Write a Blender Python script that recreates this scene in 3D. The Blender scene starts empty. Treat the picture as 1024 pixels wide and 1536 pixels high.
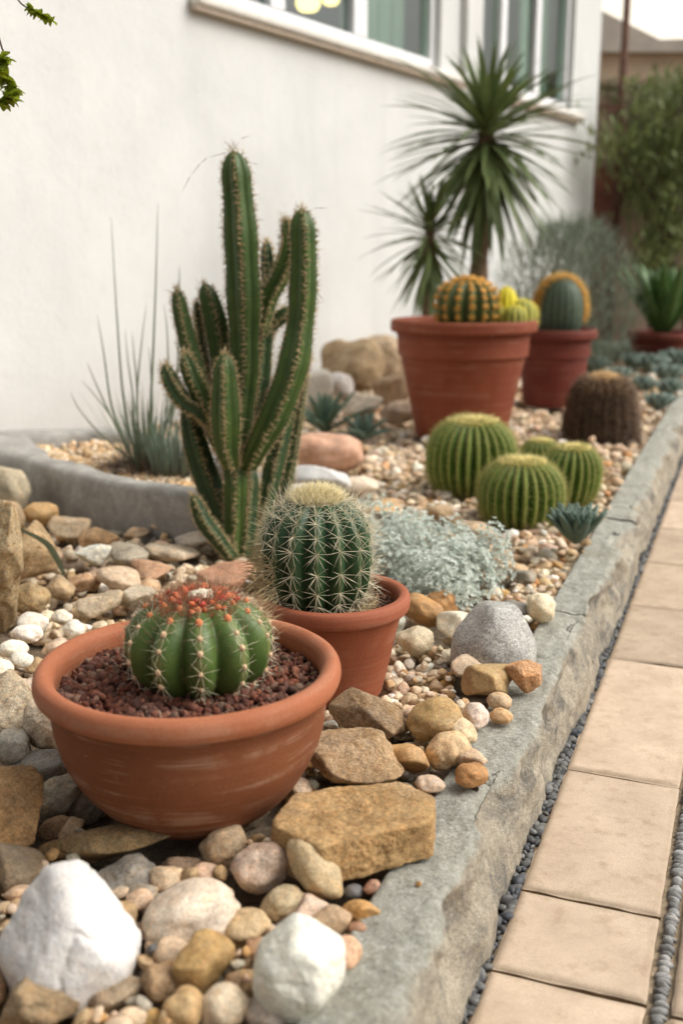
import bpy, bmesh, math, random
import numpy as np
from mathutils import Vector, Matrix

rnd = random.Random(11)
rng = np.random.default_rng(5)
PI = math.pi
scene = bpy.context.scene
COL = scene.collection

# ------------------------------------------------------------------ camera model (used to survey the place)
PITCH = math.radians(13.3); FPX = 1600.0; EYE = 0.90
CP, SP = math.cos(PITCH), math.sin(PITCH)
def ray(px, py):
    dx = (px-512)/FPX; dy = (768-py)/FPX
    return np.array([dx, CP+dy*SP, -SP+dy*CP])
def at_z(px, py, z):                       # point of the place seen at a pixel, at a height
    r = ray(px, py); t = (z-EYE)/r[2]
    return np.array([0, 0, EYE]) + r*t
def at_y(px, py, Y):                       # ... at a forward distance
    r = ray(px, py); return np.array([0, 0, EYE]) + r*(Y/r[1])
def project(p):
    x, y, z = p[0], p[1], p[2]-EYE
    d = y*CP - z*SP; u = y*SP + z*CP
    return 512+FPX*x/d, 768-FPX*u/d, d

PATH_A = math.atan((1140-512)/(FPX/CP))
PD = np.array([math.sin(PATH_A), math.cos(PATH_A), 0]); PN = np.array([math.cos(PATH_A), -math.sin(PATH_A), 0])
def st(s, t, z): return PN*s + PD*t + np.array([0, 0, z])
WALL_A = math.atan((1562-512)/(FPX/CP))
WD = np.array([math.sin(WALL_A), math.cos(WALL_A), 0]); WN = np.array([math.cos(WALL_A), -math.sin(WALL_A), 0])
BED = 0.14
W0 = at_z(0, 672, BED)
def wall_uz(px, py):
    r = ray(px, py); o = np.array([0, 0, EYE]); t = np.dot(W0-o, WN)/np.dot(r, WN); p = o+r*t
    return float(np.dot(p-W0, WD)), float(p[2])

# ------------------------------------------------------------------ numpy noise
_perm = np.random.default_rng(3).random(4096)
def _h(ix, iy, iz): return _perm[(ix*73856093 ^ iy*19349663 ^ iz*83492791) & 4095]
def vn(P):
    P = np.asarray(P, float); i = np.floor(P).astype(np.int64); f = P-i; f = f*f*f*(f*(f*6-15)+10)
    r = 0
    for dx in (0, 1):
        wx = f[:, 0] if dx else 1-f[:, 0]
        for dy in (0, 1):
            wy = f[:, 1] if dy else 1-f[:, 1]
            for dz in (0, 1):
                wz = f[:, 2] if dz else 1-f[:, 2]
                r = r + wx*wy*wz*_h(i[:, 0]+dx, i[:, 1]+dy, i[:, 2]+dz)
    return r*2-1
def fbm(P, o=4, g=.5):
    P = np.asarray(P, float); r = 0; a = 1
    for k in range(o): r = r + a*vn(P*(2.03**k)+k*17.3); a *= g
    return r

# ------------------------------------------------------------------ object helpers
def link(name, me, mat, parent=None, loc=None, smooth=True):
    if smooth and len(me.polygons): me.polygons.foreach_set('use_smooth', [True]*len(me.polygons))
    if mat: me.materials.append(mat)
    o = bpy.data.objects.new(name, me); COL.objects.link(o)
    if parent: o.parent = parent
    if loc is not None: o.location = [float(v) for v in loc]
    return o
def mesh(name, v, f, attrs=None):
    me = bpy.data.meshes.new(name)
    v = np.asarray(v, float)
    if isinstance(f, np.ndarray):
        nf, k = f.shape
        me.vertices.add(len(v)); me.vertices.foreach_set('co', v.ravel())
        me.loops.add(nf*k); me.loops.foreach_set('vertex_index', f.ravel().astype(np.int32))
        me.polygons.add(nf); me.polygons.foreach_set('loop_start', np.arange(nf, dtype=np.int32)*k)
        me.update(calc_edges=True); me.validate()
    else:
        me.from_pydata([tuple(map(float, p)) for p in v], [], [tuple(int(i) for i in q) for q in f]); me.update()
    for k, a in (attrs or {}).items():
        a = np.asarray(a, np.float32)
        if a.ndim == 1:
            t = me.attributes.new(k, 'FLOAT', 'POINT'); t.data.foreach_set('value', a)
        else:
            t = me.attributes.new(k, 'FLOAT_COLOR', 'POINT'); t.data.foreach_set('color', a.ravel())
    return me
def put(name, v, f, mat, parent=None, loc=None, smooth=True, attrs=None):
    return link(name, mesh(name, v, f, attrs), mat, parent, loc, smooth)
def tag(o, label, cat, group=None):
    o['label'] = label; o['category'] = cat
    if group: o['group'] = group
    return o
def thing(name, loc, label, cat, group=None, rz=0):
    o = bpy.data.objects.new(name, None); COL.objects.link(o); o.location = [float(v) for v in loc]
    o.rotation_euler = (0, 0, rz); o.empty_display_size = .05
    return tag(o, label, cat, group)
def struct(o): o['kind'] = 'structure'; return o
def stuff(o): o['kind'] = 'stuff'; return o

class MB:
    def __init__(s): s.v = []; s.f = []; s.n = 0
    def add(s, v, f):
        v = np.asarray(v, float); s.v.append(v)
        s.f += [tuple(int(i)+s.n for i in q) for q in f]; s.n += len(v); return s
    def box(s, a, b, M=None):
        x0, y0, z0 = a; x1, y1, z1 = b
        v = np.array([(x, y, z) for x in (x0, x1) for y in (y0, y1) for z in (z0, z1)], float)
        if M is not None: v = v @ M.T
        return s.add(v, [(0, 1, 3, 2), (4, 6, 7, 5), (0, 4, 5, 1), (2, 3, 7, 6), (0, 2, 6, 4), (1, 5, 7, 3)])
    def build(s, name, mat, parent=None, loc=None, smooth=False):
        return put(name, np.concatenate(s.v), s.f, mat, parent, loc, smooth)
def bevel(o, w, seg=2):
    m = o.modifiers.new('bevel', 'BEVEL'); m.width = w; m.segments = seg; m.limit_method = 'ANGLE'; return o

def lathe(prof, n=96, wob=0, seed=0):
    prof = np.asarray(prof, float); m = len(prof); a = np.linspace(0, 2*PI, n, endpoint=False)
    v = np.zeros((m, n, 3)); v[..., 0] = prof[:, 0][:, None]*np.cos(a); v[..., 1] = prof[:, 0][:, None]*np.sin(a); v[..., 2] = prof[:, 1][:, None]
    v = v.reshape(-1, 3)
    if wob: v += (fbm(v*9+seed, 2)*wob)[:, None]*np.column_stack([v[:, :2]/(1e-6+np.linalg.norm(v[:, :2], axis=1))[:, None], np.zeros(len(v))])
    i = np.arange(m-1)[:, None]*n; j = np.arange(n)[None, :]; k = (j+1) % n
    f = np.stack([i+j, i+k, i+n+k, i+n+j], -1).reshape(-1, 4)
    return v, f
def smooth_prof(pts, k=6):
    pts = np.asarray(pts, float); out = []
    for i in range(len(pts)-1):
        p0 = pts[max(i-1, 0)]; p1 = pts[i]; p2 = pts[i+1]; p3 = pts[min(i+2, len(pts)-1)]
        for t in np.linspace(0, 1, k, endpoint=False):
            out.append(.5*((2*p1)+(p2-p0)*t+(2*p0-5*p1+4*p2-p3)*t*t+(3*p1-p0-3*p2+p3)*t**3))
    out.append(pts[-1]); return np.array(out)
_ico = {}
def ico(n):
    if n not in _ico:
        bm = bmesh.new(); bmesh.ops.create_icosphere(bm, subdivisions=n, radius=1)
        v = np.array([p.co[:] for p in bm.verts]); f = np.array([[q.index for q in p.verts] for p in bm.faces]); bm.free()
        v /= np.linalg.norm(v, axis=1)[:, None]; _ico[n] = (v, f)
    return _ico[n]
def unit_rows(a): return a/np.maximum(np.linalg.norm(a, axis=1), 1e-9)[:, None]
def spines(base, tip, r, name, mat, parent, bend=None):
    base = np.asarray(base, float); tip = np.asarray(tip, float); n = len(base)
    r = np.broadcast_to(np.asarray(r, float), (n,))
    d = unit_rows(tip-base); up = np.where(np.abs(d[:, 2:3]) > .9, np.array([[1., 0, 0]]), np.array([[0, 0, 1.]]))
    a = unit_rows(np.cross(d, up)); b = np.cross(d, a)
    rings = []
    mid = (base+tip)/2 + (0 if bend is None else bend)
    for c, k in ((base, 1.), (mid, .75)):
        for j in range(3):
            an = j*2*PI/3; rings.append(c + (a*math.cos(an)+b*math.sin(an))*(r*k)[:, None])
    v = np.stack(rings+[tip], 1).reshape(-1, 3); o = (np.arange(n)*7)[:, None]
    tri = np.array([(0, 1, 4), (0, 4, 3), (1, 2, 5), (1, 5, 4), (2, 0, 3), (2, 3, 5), (3, 4, 6), (4, 5, 6), (5, 3, 6)])
    f = (o[:, None, :]+tri[None]).reshape(-1, 3)
    return put(name, v, f, mat, parent)
def blades(items, name, mat, parent, seg=6, fold=.25, loc=None):
    """items: (base, dir, length, width, droop) -> folded tapered leaves in one mesh"""
    n = len(items); p = np.array([i[0] for i in items], float); d = unit_rows(np.array([i[1] for i in items], float))
    L = np.array([i[2] for i in items], float)[:, None]; w = np.array([i[3] for i in items], float)[:, None]; dr = np.array([i[4] for i in items], float)[:, None]
    side = np.cross(d, [0, 0, 1.]); bad = np.linalg.norm(side, axis=1) < .05; side[bad] = (1., 0, 0); side = unit_rows(side); R = []
    for k in range(seg+1):
        t = k/seg; ww = w*.5*((min(1, .55+2.2*t) if t < .35 else 1)*(1-t**2.2)**.8)+.0002; nrm = np.cross(side, d)
        R += [p-side*ww+nrm*ww*fold, p, p+side*ww+nrm*ww*fold]
        d = unit_rows(d+np.array([[0, 0, -1.]])*dr/seg); p = p+d*L/seg
    V = np.stack(R, 1).reshape(-1, 3); m = 3*(seg+1); q = []
    for k in range(seg): q += [(3*k, 3*k+1, 3*k+4, 3*k+3), (3*k+1, 3*k+2, 3*k+5, 3*k+4)]
    F = ((np.arange(n)*m)[:, None, None]+np.array(q)[None]).reshape(-1, 4)
    return put(name, V, F, mat, parent, loc, True, {'along': np.tile(np.repeat(np.linspace(0, 1, seg+1), 3), n)})

# ------------------------------------------------------------------ materials
def base_mat(name):
    m = bpy.data.materials.new(name); m.use_nodes = True; nt = m.node_tree; nt.nodes.clear()
    out = nt.nodes.new('ShaderNodeOutputMaterial'); b = nt.nodes.new('ShaderNodeBsdfPrincipled'); nt.links.new(b.outputs[0], out.inputs[0])
    b.inputs['Specular IOR Level'].default_value = .3
    return m, nt, b
class NT:
    def __init__(s, nt): s.nt = nt
    def n(s, t, **k):
        q = s.nt.nodes.new(t)
        for a, b in k.items(): setattr(q, a, b)
        return q
    def l(s, a, b): s.nt.links.new(a, b)
    def noise(s, vec, scale, detail=4, rough=.55, dist=0):
        q = s.n('ShaderNodeTexNoise'); q.inputs['Scale'].default_value = scale; q.inputs['Detail'].default_value = detail
        q.inputs['Roughness'].default_value = rough; q.inputs['Distortion'].default_value = dist
        s.l(vec, q.inputs['Vector']); return q.outputs['Fac']
    def ramp(s, fac, stops):
        q = s.n('ShaderNodeValToRGB'); e = q.color_ramp.elements
        while len(e) < len(stops): e.new(.5)
        for i, (p, c) in enumerate(stops):
            e[i].position = p; e[i].color = (c, c, c, 1) if isinstance(c, (int, float)) else (*c, 1)
        s.l(fac, q.inputs[0]); return q.outputs[0]
    def mix(s, fac, a, b, mode='MIX'):
        q = s.n('ShaderNodeMix', data_type='RGBA', blend_type=mode)
        for ix, v in ((0, fac), (6, a), (7, b)):
            sock = q.inputs[ix]
            if hasattr(v, 'links') or hasattr(v, 'is_linked'): s.l(v, sock)
            elif isinstance(v, (int, float)): sock.default_value = v if ix == 0 else (v, v, v, 1)
            else: sock.default_value = (*v, 1)
        return q.outputs[2]
    def math(s, op, a, b=None, clamp=False):
        q = s.n('ShaderNodeMath', operation=op, use_clamp=clamp)
        for i, v in enumerate((a, b)):
            if v is None: continue
            if isinstance(v, (int, float)): q.inputs[i].default_value = v
            else: s.l(v, q.inputs[i])
        return q.outputs[0]
    def attr(s, name): return s.n('ShaderNodeAttribute', attribute_name=name)
    def pos(s, rand=True, stretch=None):
        g = s.n('ShaderNodeNewGeometry').outputs['Position']
        if rand:
            r = s.n('ShaderNodeObjectInfo').outputs['Random']; v = s.n('ShaderNodeVectorMath', operation='MULTIPLY_ADD')
            c = s.n('ShaderNodeCombineXYZ'); [s.l(r, c.inputs[i]) for i in range(3)]
            s.l(c.outputs[0], v.inputs[0]); v.inputs[1].default_value = (37, 53, 71); s.l(g, v.inputs[2]); g = v.outputs[0]
        if stretch:
            m = s.n('ShaderNodeVectorMath', operation='MULTIPLY'); s.l(g, m.inputs[0]); m.inputs[1].default_value = stretch; g = m.outputs[0]
        return g
    def obj(s, stretch=None):
        g = s.n('ShaderNodeTexCoord').outputs['Object']
        if stretch:
            m = s.n('ShaderNodeVectorMath', operation='MULTIPLY'); s.l(g, m.inputs[0]); m.inputs[1].default_value = stretch; g = m.outputs[0]
        return g
    def bump(s, b, h, strength, dist):
        q = s.n('ShaderNodeBump'); q.inputs['Strength'].default_value = strength; q.inputs['Distance'].default_value = dist
        s.l(h, q.inputs['Height']); s.l(q.outputs[0], b.inputs['Normal']); return q

def stone_mat(name, src='object', mott=(.62, 1.22), grain=(.72, 1.16), gscale=380, rough=.75, bump=.25, warm=.5, stain=None, mscale=22, pits=0, bd=.003, gain=(1.37, 1.34, 1.25)):
    m, nt, b = base_mat(name); N = NT(nt); P = N.pos(src == 'object')
    col = N.n('ShaderNodeObjectInfo').outputs['Color'] if src == 'object' else N.attr('col').outputs['Color']
    col = N.mix(1, col, gain, 'MULTIPLY')
    n1 = N.noise(P, mscale, 6, .62, .6); n2 = N.noise(P, gscale, 2, .6); n3 = N.noise(P, 55, 4, .6, 1.2); n4 = N.noise(P, 9, 3)
    c = N.mix(1, col, N.ramp(n1, [(.28, mott[0]), (.72, mott[1])]), 'MULTIPLY')
    c = N.mix(N.math('MULTIPLY', N.ramp(n3, [(.45, 0.), (.68, 1.)]), warm), c, N.mix(1, c, (1.12, .86, .62), 'MULTIPLY'))
    c = N.mix(N.math('MULTIPLY', N.ramp(n4, [(.5, 0.), (.75, 1.)]), .2), c, (.40, .37, .32))
    if stain: c = N.mix(N.ramp(N.noise(P, 30, 5, .65, .8), [(.5, 0.), (.66, .8)]), c, stain)
    c = N.mix(1, c, N.ramp(n2, [(.32, grain[0]), (.62, grain[1])]), 'MULTIPLY')
    n5 = N.noise(P, 150, 5, .7); c = N.mix(1, c, N.ramp(n5, [(.3, 1-(1-grain[0])*.9), (.68, 1+(grain[1]-1)*.9)]), 'MULTIPLY')
    h = N.math('ADD', N.math('MULTIPLY', n2, .35), N.noise(P, 110, 5, .65))
    if pits:
        vo = N.n('ShaderNodeTexVoronoi'); vo.inputs['Scale'].default_value = 190; N.l(P, vo.inputs['Vector'])
        pit = N.ramp(vo.outputs['Distance'], [(.05, 0.), (.32, 1.)]); pm = N.ramp(n3, [(.42, 1.), (.6, 0.)])
        pit = N.math('MAXIMUM', pit, pm); h = N.math('ADD', h, N.math('MULTIPLY', pit, pits)); c = N.mix(1, c, N.ramp(pit, [(0, .62), (1, 1.)]), 'MULTIPLY')
    N.l(c, b.inputs['Base Color']); b.inputs['Roughness'].default_value = rough; N.bump(b, h, bump, bd)
    return m
M = {}
M['pebble'] = stone_mat('pebble_stone', bump=.32, rough=.66, mott=(.62, 1.2), grain=(.72, 1.15))
M['gravel'] = stone_mat('gravel_stone', 'attr', bump=.22, rough=.7)
M['sandstone'] = stone_mat('sandstone', grain=(.5, 1.18), gscale=620, mott=(.6, 1.2), bump=.75, rough=.9, stain=(.30, .17, .065), pits=.25, bd=.004)
M['rubble'] = stone_mat('rubble_stone', grain=(.66, 1.15), gscale=480, mott=(.55, 1.25), bump=.6, rough=.85, pits=.3, bd=.004)
M['granite'] = stone_mat('granite_stone', grain=(.55, 1.3), gscale=330, mott=(.75, 1.15), bump=.35, rough=.8, warm=.08, gain=(1.25, 1.24, 1.18))
M['quartz'] = stone_mat('quartz_stone', grain=(.86, 1.05), gscale=260, mott=(.76, 1.05), bump=.6, rough=.6, warm=.22, mscale=13, bd=.004, gain=(1.13, 1.11, 1.06))
M['dark'] = stone_mat('dark_pebble', grain=(.85, 1.1), mott=(.7, 1.25), bump=.12, rough=.55, warm=.1, gain=(1.05, 1.05, 1.05))

def terracotta(name, c0, c1, chalk=.5, oz=1.):
    m, nt, b = base_mat(name); N = NT(nt); O = N.obj()
    n1 = N.noise(O, 7, 5, .6, .4); band = N.noise(N.obj((2.2, 2.2, 62)), 1.2, 4, .65, .3); brk = N.noise(O, 16, 4, .6); n2 = N.noise(O, 300, 3, .6)
    c = N.mix(N.ramp(n1, [(.3, 0.), (.7, 1.)]), c0, c1)
    c = N.mix(N.math('MULTIPLY', N.math('MULTIPLY', N.ramp(band, [(.49, 0.), (.62, 1.)]), N.ramp(brk, [(.42, 0.), (.56, 1.)])), chalk), c, (.52, .36, .25))
    c = N.mix(N.math('MULTIPLY', N.ramp(band, [(.3, 1.), (.45, 0.)]), .35), c, N.mix(1, c, .62, 'MULTIPLY'))
    c = N.mix(1, c, N.ramp(n2, [(.3, .86), (.65, 1.06)]), 'MULTIPLY')
    sp_ = N.ramp(N.noise(O, 85, 4, .7), [(.66, 0.), (.72, 1.)]); c = N.mix(N.math('MULTIPLY', sp_, chalk), c, (.45, .33, .24))
    N.l(c, b.inputs['Base Color']); b.inputs['Roughness'].default_value = .72
    N.bump(b, N.math('ADD', N.math('MULTIPLY', band, 1.2), N.math('MULTIPLY', n2, .25)), .25, .003); return m
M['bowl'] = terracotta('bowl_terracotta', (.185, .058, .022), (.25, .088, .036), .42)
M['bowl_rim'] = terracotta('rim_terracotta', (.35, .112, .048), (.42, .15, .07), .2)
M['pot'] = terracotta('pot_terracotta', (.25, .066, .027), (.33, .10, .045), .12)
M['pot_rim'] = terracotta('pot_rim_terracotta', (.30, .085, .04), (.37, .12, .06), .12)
M['pot_far'] = terracotta('far_pot_terracotta', (.20, .046, .019), (.24, .06, .026), .14)
M['pot_red'] = terracotta('red_pot_terracotta', (.14, .027, .017), (.17, .036, .022), .1)

def plant_mat(name, lo, hi, crest=None, c0=.9, c1=.99, rough=.42, scale=30, along=None, trans=0, bump=.15, spec=.35, dark=.62, cork=None):
    m, nt, b = base_mat(name); N = NT(nt); P = N.pos(False)
    c = N.mix(N.ramp(N.noise(P, scale, 5, .6), [(.3, 0.), (.7, 1.)]), lo, hi)
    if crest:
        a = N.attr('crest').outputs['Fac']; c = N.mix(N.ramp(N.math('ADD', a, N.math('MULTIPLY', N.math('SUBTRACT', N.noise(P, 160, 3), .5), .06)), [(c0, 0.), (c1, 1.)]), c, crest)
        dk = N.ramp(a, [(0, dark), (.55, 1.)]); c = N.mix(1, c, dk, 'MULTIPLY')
    if along: c = N.mix(N.ramp(N.attr('along').outputs['Fac'], [(.0, 1.), (.35, 0.)]), c, along)
    if cork:
        k = N.ramp(N.noise(P, 75, 6, .7, .5), [(.57, 0.), (.68, 1.)]); c = N.mix(N.math('MULTIPLY', k, .55), c, cork)
    N.l(c, b.inputs['Base Color']); b.inputs['Roughness'].default_value = rough; b.inputs['Specular IOR Level'].default_value = spec
    N.bump(b, N.noise(P, 260, 4), bump, .002)
    if trans:
        t = N.n('ShaderNodeBsdfTranslucent'); N.l(c, t.inputs['Color']); x = N.n('ShaderNodeMixShader'); x.inputs[0].default_value = trans
        N.l(b.outputs[0], x.inputs[1]); N.l(t.outputs[0], x.inputs[2]); N.l(x.outputs[0], nt.nodes['Material Output'].inputs[0])
    return m
def plain(name, c, rough=.7, var=.15, scale=120, bump=0, trans=0):
    m, nt, b = base_mat(name); N = NT(nt); P = N.pos(False); c = np.array(c)
    k = N.mix(N.ramp(N.noise(P, scale, 4), [(.3, 0.), (.7, 1.)]), tuple(c*(1-var)), tuple(np.minimum(c*(1+var), .95)))
    N.l(k, b.inputs['Base Color']); b.inputs['Roughness'].default_value = rough
    if bump: N.bump(b, N.noise(P, scale, 5), bump, .004)
    if trans:
        t = N.n('ShaderNodeBsdfTranslucent'); N.l(k, t.inputs['Color']); x = N.n('ShaderNodeMixShader'); x.inputs[0].default_value = trans
        N.l(b.outputs[0], x.inputs[1]); N.l(t.outputs[0], x.inputs[2]); N.l(x.outputs[0], nt.nodes['Material Output'].inputs[0])
    return m
# ------------------------------------------------------------------ ground, path
def ground_mat():
    m, nt, b = base_mat('packed_sand'); N = NT(nt); P = N.pos(False)
    c = N.mix(N.ramp(N.noise(P, 14, 6), [(.3, 0.), (.7, 1.)]), (.13, .10, .07), (.24, .19, .13))
    N.l(c, b.inputs['Base Color']); b.inputs['Roughness'].default_value = .95; N.bump(b, N.noise(P, 220, 4), .5, .004); return m
struct(put('ground', [(-40, -20, -.03), (40, -20, -.03), (40, 60, -.03), (-40, 60, -.03)], [(0, 1, 2, 3)], ground_mat()))
def soil_mat():
    m, nt, b = base_mat('dark_soil'); N = NT(nt); P = N.pos(False)
    c = N.mix(N.ramp(N.noise(P, 60, 5), [(.3, 0.), (.7, 1.)]), (.13, .097, .065), (.30, .23, .155))
    N.l(c, b.inputs['Base Color']); b.inputs['Roughness'].default_value = .95; N.bump(b, N.noise(P, 120, 5), .8, .01); return m
far_t = 11.5
bedv = [st(-.374, .2, .10), st(-.374, far_t, .10), st(-2.2, far_t, .10), st(-3.2, 4, .10), st(-2.6, .2, .10)]
struct(put('soil', bedv, [tuple(range(5))], soil_mat()))

def slab_mat():
    m, nt, b = base_mat('sandstone_paving'); N = NT(nt); P = N.pos(True)
    n1 = N.noise(P, 9, 7, .7, .1); n2 = N.noise(P, 30, 6, .7, .1); n3 = N.noise(P, 560, 3, .7)
    c = N.mix(N.ramp(n1, [(.3, 0.), (.7, 1.)]), (.455, .34, .24), (.65, .51, .375))
    c = N.mix(N.ramp(n2, [(.52, 0.), (.72, .65)]), c, (.36, .255, .16))
    c = N.mix(N.ramp(N.noise(P, 13, 3), [(.55, 0.), (.75, .45)]), c, (.64, .53, .38))
    c = N.mix(1, c, N.ramp(n3, [(.3, .78), (.68, 1.1)]), 'MULTIPLY')
    r = N.n('ShaderNodeObjectInfo').outputs['Random']; c = N.mix(1, c, N.ramp(r, [(0, .84), (1, 1.08)]), 'MULTIPLY')
    # worn dirty arrises
    e = N.attr('edge').outputs['Fac']; c = N.mix(N.math('MULTIPLY', N.ramp(N.math('ADD', e, N.math('MULTIPLY', n2, .5)), [(.75, 0.), (1.25, 1.)]), .38), c, (.27, .2, .13))
    N.l(c, b.inputs['Base Color']); b.inputs['Roughness'].default_value = .78
    N.bump(b, N.math('ADD', N.math('MULTIPLY', n3, .2), n2), .28, .004); return m
SLAB = slab_mat()
struct(put('path', [st(-.259, .3, -.011), st(.45, .3, -.011), st(.45, 9.5, -.011), st(-.259, 9.5, -.011)], [(0, 1, 2, 3)], plain('joint_sand', (.34, .26, .17), .95, .3, 90, .5)))
def slab(s0, s1, t0, t1, label, seed, group='sandstone paving slabs of the garden path'):
    g = .0035; r = random.Random(seed)
    nx, ny = 26, max(26, int((t1-t0)/.012)); th = .024
    cx, cy = (s0+s1)/2, (t0+t1)/2; o0 = st(cx, cy, 0)
    su = np.linspace(s0+g, s1-g, nx); tv = np.linspace(t0+g, t1-g, ny)
    # denser at the borders
    def dens(a, b, n):
        x = np.linspace(-1, 1, n); x = np.sign(x)*(1-(1-np.abs(x))**1.6); return a+(b-a)*(x+1)/2
    su = dens(s0+g, s1-g, nx); tv = dens(t0+g, t1-g, ny)
    S, T = np.meshgrid(su, tv, indexing='ij')
    d = np.minimum(np.minimum(S-su[0], su[-1]-S), np.minimum(T-tv[0], tv[-1]-T)).ravel()
    Pn = np.column_stack([S.ravel(), T.ravel(), np.full(S.size, seed*3.1)])
    wob = fbm(Pn*22, 3)*.0016
    z = -.004*np.exp(-d/.0022) - .0012*np.exp(-d/.012) + fbm(Pn*9, 3)*.0009
    edge = np.exp(-d/.02)
    tilt = r.uniform(-.004, .004)*(S.ravel()-cx)+r.uniform(-.003, .003)*(T.ravel()-cy)
    border = d < 1e-6
    Sx = S.ravel()+np.where(border, wob, 0); Tx = T.ravel()+np.where(border, wob, 0)
    v = (np.outer(Sx, PN)+np.outer(Tx, PD)); v[:, 2] = z+tilt; v -= np.array([o0[0], o0[1], 0])
    f = []
    idx = np.arange(nx*ny).reshape(nx, ny)
    for i in range(nx-1):
        for j in range(ny-1): f.append((idx[i, j], idx[i, j+1], idx[i+1, j+1], idx[i+1, j]))
    f = [q[::-1] for q in f]
    loop = list(idx[:, 0])+list(idx[-1, 1:])+list(idx[-2::-1, -1])+list(idx[0, -2:0:-1])
    low = v[loop].copy(); low[:, 2] = -th; n0 = len(v); v = np.vstack([v, low]); L = len(loop)
    edge = np.concatenate([edge, np.ones(L)])
    for k in range(L): f.append((loop[k], loop[(k+1) % L], n0+(k+1) % L, n0+k))
    f.append(tuple(n0+k for k in range(L))[::-1])
    o = put('paving_slab', v, f, SLAB, None, (o0[0], o0[1], 0), True, {'edge': edge})
    return tag(o, label, 'paving slab', group)
SL, SR, SR2 = -.257, -.053, -.030
rows = [(.55, .80), (.80, 1.21), (1.21, 1.405), (1.405, 1.813), (1.813, 2.405), (2.405, 2.823), (2.823, 3.273), (3.273, 3.728), (3.728, 4.2), (4.2, 4.72), (4.72, 5.2)]
slab_names = ['', 'sand coloured paving slab cut by the bottom edge of the photo', 'short square sand coloured paving slab, second up from the bottom edge',
  'long sand coloured paving slab beside the large sandstone block, with a paler worn patch', 'long pale paving slab beside the domed grey stone',
  'paving slab beside the kerb stone that carries the small agave', 'paving slab beside the kerb just past the small agave', 'pale paving slab level with the barrel cactus group',
  'paving slab level with the brown hairy cactus', 'far paving slab cut by the right edge of the photo', 'farthest paving slab by the right edge']
for i, (a, b) in enumerate(rows):
    if i in (0, 9, 10): continue
    slab(SL, SR, a, b, slab_names[i], 10+i)
col2 = [(.8, 1.2, 'paving slab right of the grey pebble strip, in the bottom right corner'), (1.2, 1.62, 'paving slab right of the grey pebble strip, showing as a thin sliver')]
for i, (a, b, l) in enumerate(col2): slab(SR2, .19, a, b, l, 40+i)

pave = MB()
for a, b in ((1.625, 2.1), (2.1, 2.6), (2.6, 3.1), (3.1, 3.6), (3.6, 4.2), (4.2, 4.8)): pave.box((SR2+.004, a+.003, -.02), (.187, b-.003, -.0008), np.array([PN, PD, [0, 0, 1.]]).T)
for k in range(9): pave.box((.222, .35+k*.5, -.02), (.44, .844+k*.5, -.0012), np.array([PN, PD, [0, 0, 1.]]).T)
for k in range(4): pave.box((SL+.004, 4.2+k*.5+.003, -.02), (SR-.004, 4.697+k*.5, -.0006), np.array([PN, PD, [0, 0, 1.]]).T)
bevel(struct(pave.build('paving', SLAB)), .004)
# ------------------------------------------------------------------ kerb stones
def kerb_mat():
    m, nt, b = base_mat('hewn_kerb_stone'); N = NT(nt); P = N.pos(False)
    g = N.attr('top').outputs['Fac']
    n1 = N.noise(P, 18, 6, .65, .8); n2 = N.noise(P, 520, 3, .7); n3 = N.noise(P, 70, 5, .7, 1.); n4 = N.noise(P, 5, 4, .6)
    top = N.mix(N.ramp(n1, [(.32, 0.), (.68, 1.)]), (.33, .325, .265), (.56, .545, .46))
    top = N.mix(N.ramp(n3, [(.53, 0.), (.68, .8)]), top, (.66, .655, .60))
    top = N.mix(N.ramp(n4, [(.55, 0.), (.7, .5)]), top, (.40, .36, .28))
    face = N.mix(N.ramp(n1, [(.3, 0.), (.7, 1.)]), (.36, .31, .235), (.60, .525, .40))
    face = N.mix(N.ramp(N.noise(P, 11, 6, .7, .7), [(.48, 0.), (.64, .85)]), face, (.17, .165, .15))
    face = N.mix(N.ramp(n3, [(.55, 0.), (.7, .6)]), face, (.58, .53, .44))
    c = N.mix(N.ramp(N.math('ADD', g, N.math('MULTIPLY', N.math('SUBTRACT', n1, .5), .9)), [(.4, 0.), (.62, 1.)]), face, top)
    c = N.mix(1, c, N.ramp(n2, [(.3, .55), (.68, 1.25)]), 'MULTIPLY')
    n6 = N.noise(P, 190, 4, .7); c = N.mix(1, c, N.ramp(n6, [(.32, .7), (.66, 1.15)]), 'MULTIPLY')
    N.l(c, b.inputs['Base Color']); b.inputs['Roughness'].default_value = .85
    h = N.math('ADD', N.math('MULTIPLY', n2, .45), N.math('ADD', N.noise(P, 130, 5, .7), n3)); N.bump(b, h, .85, .006); return m
KERB = kerb_mat()
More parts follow.
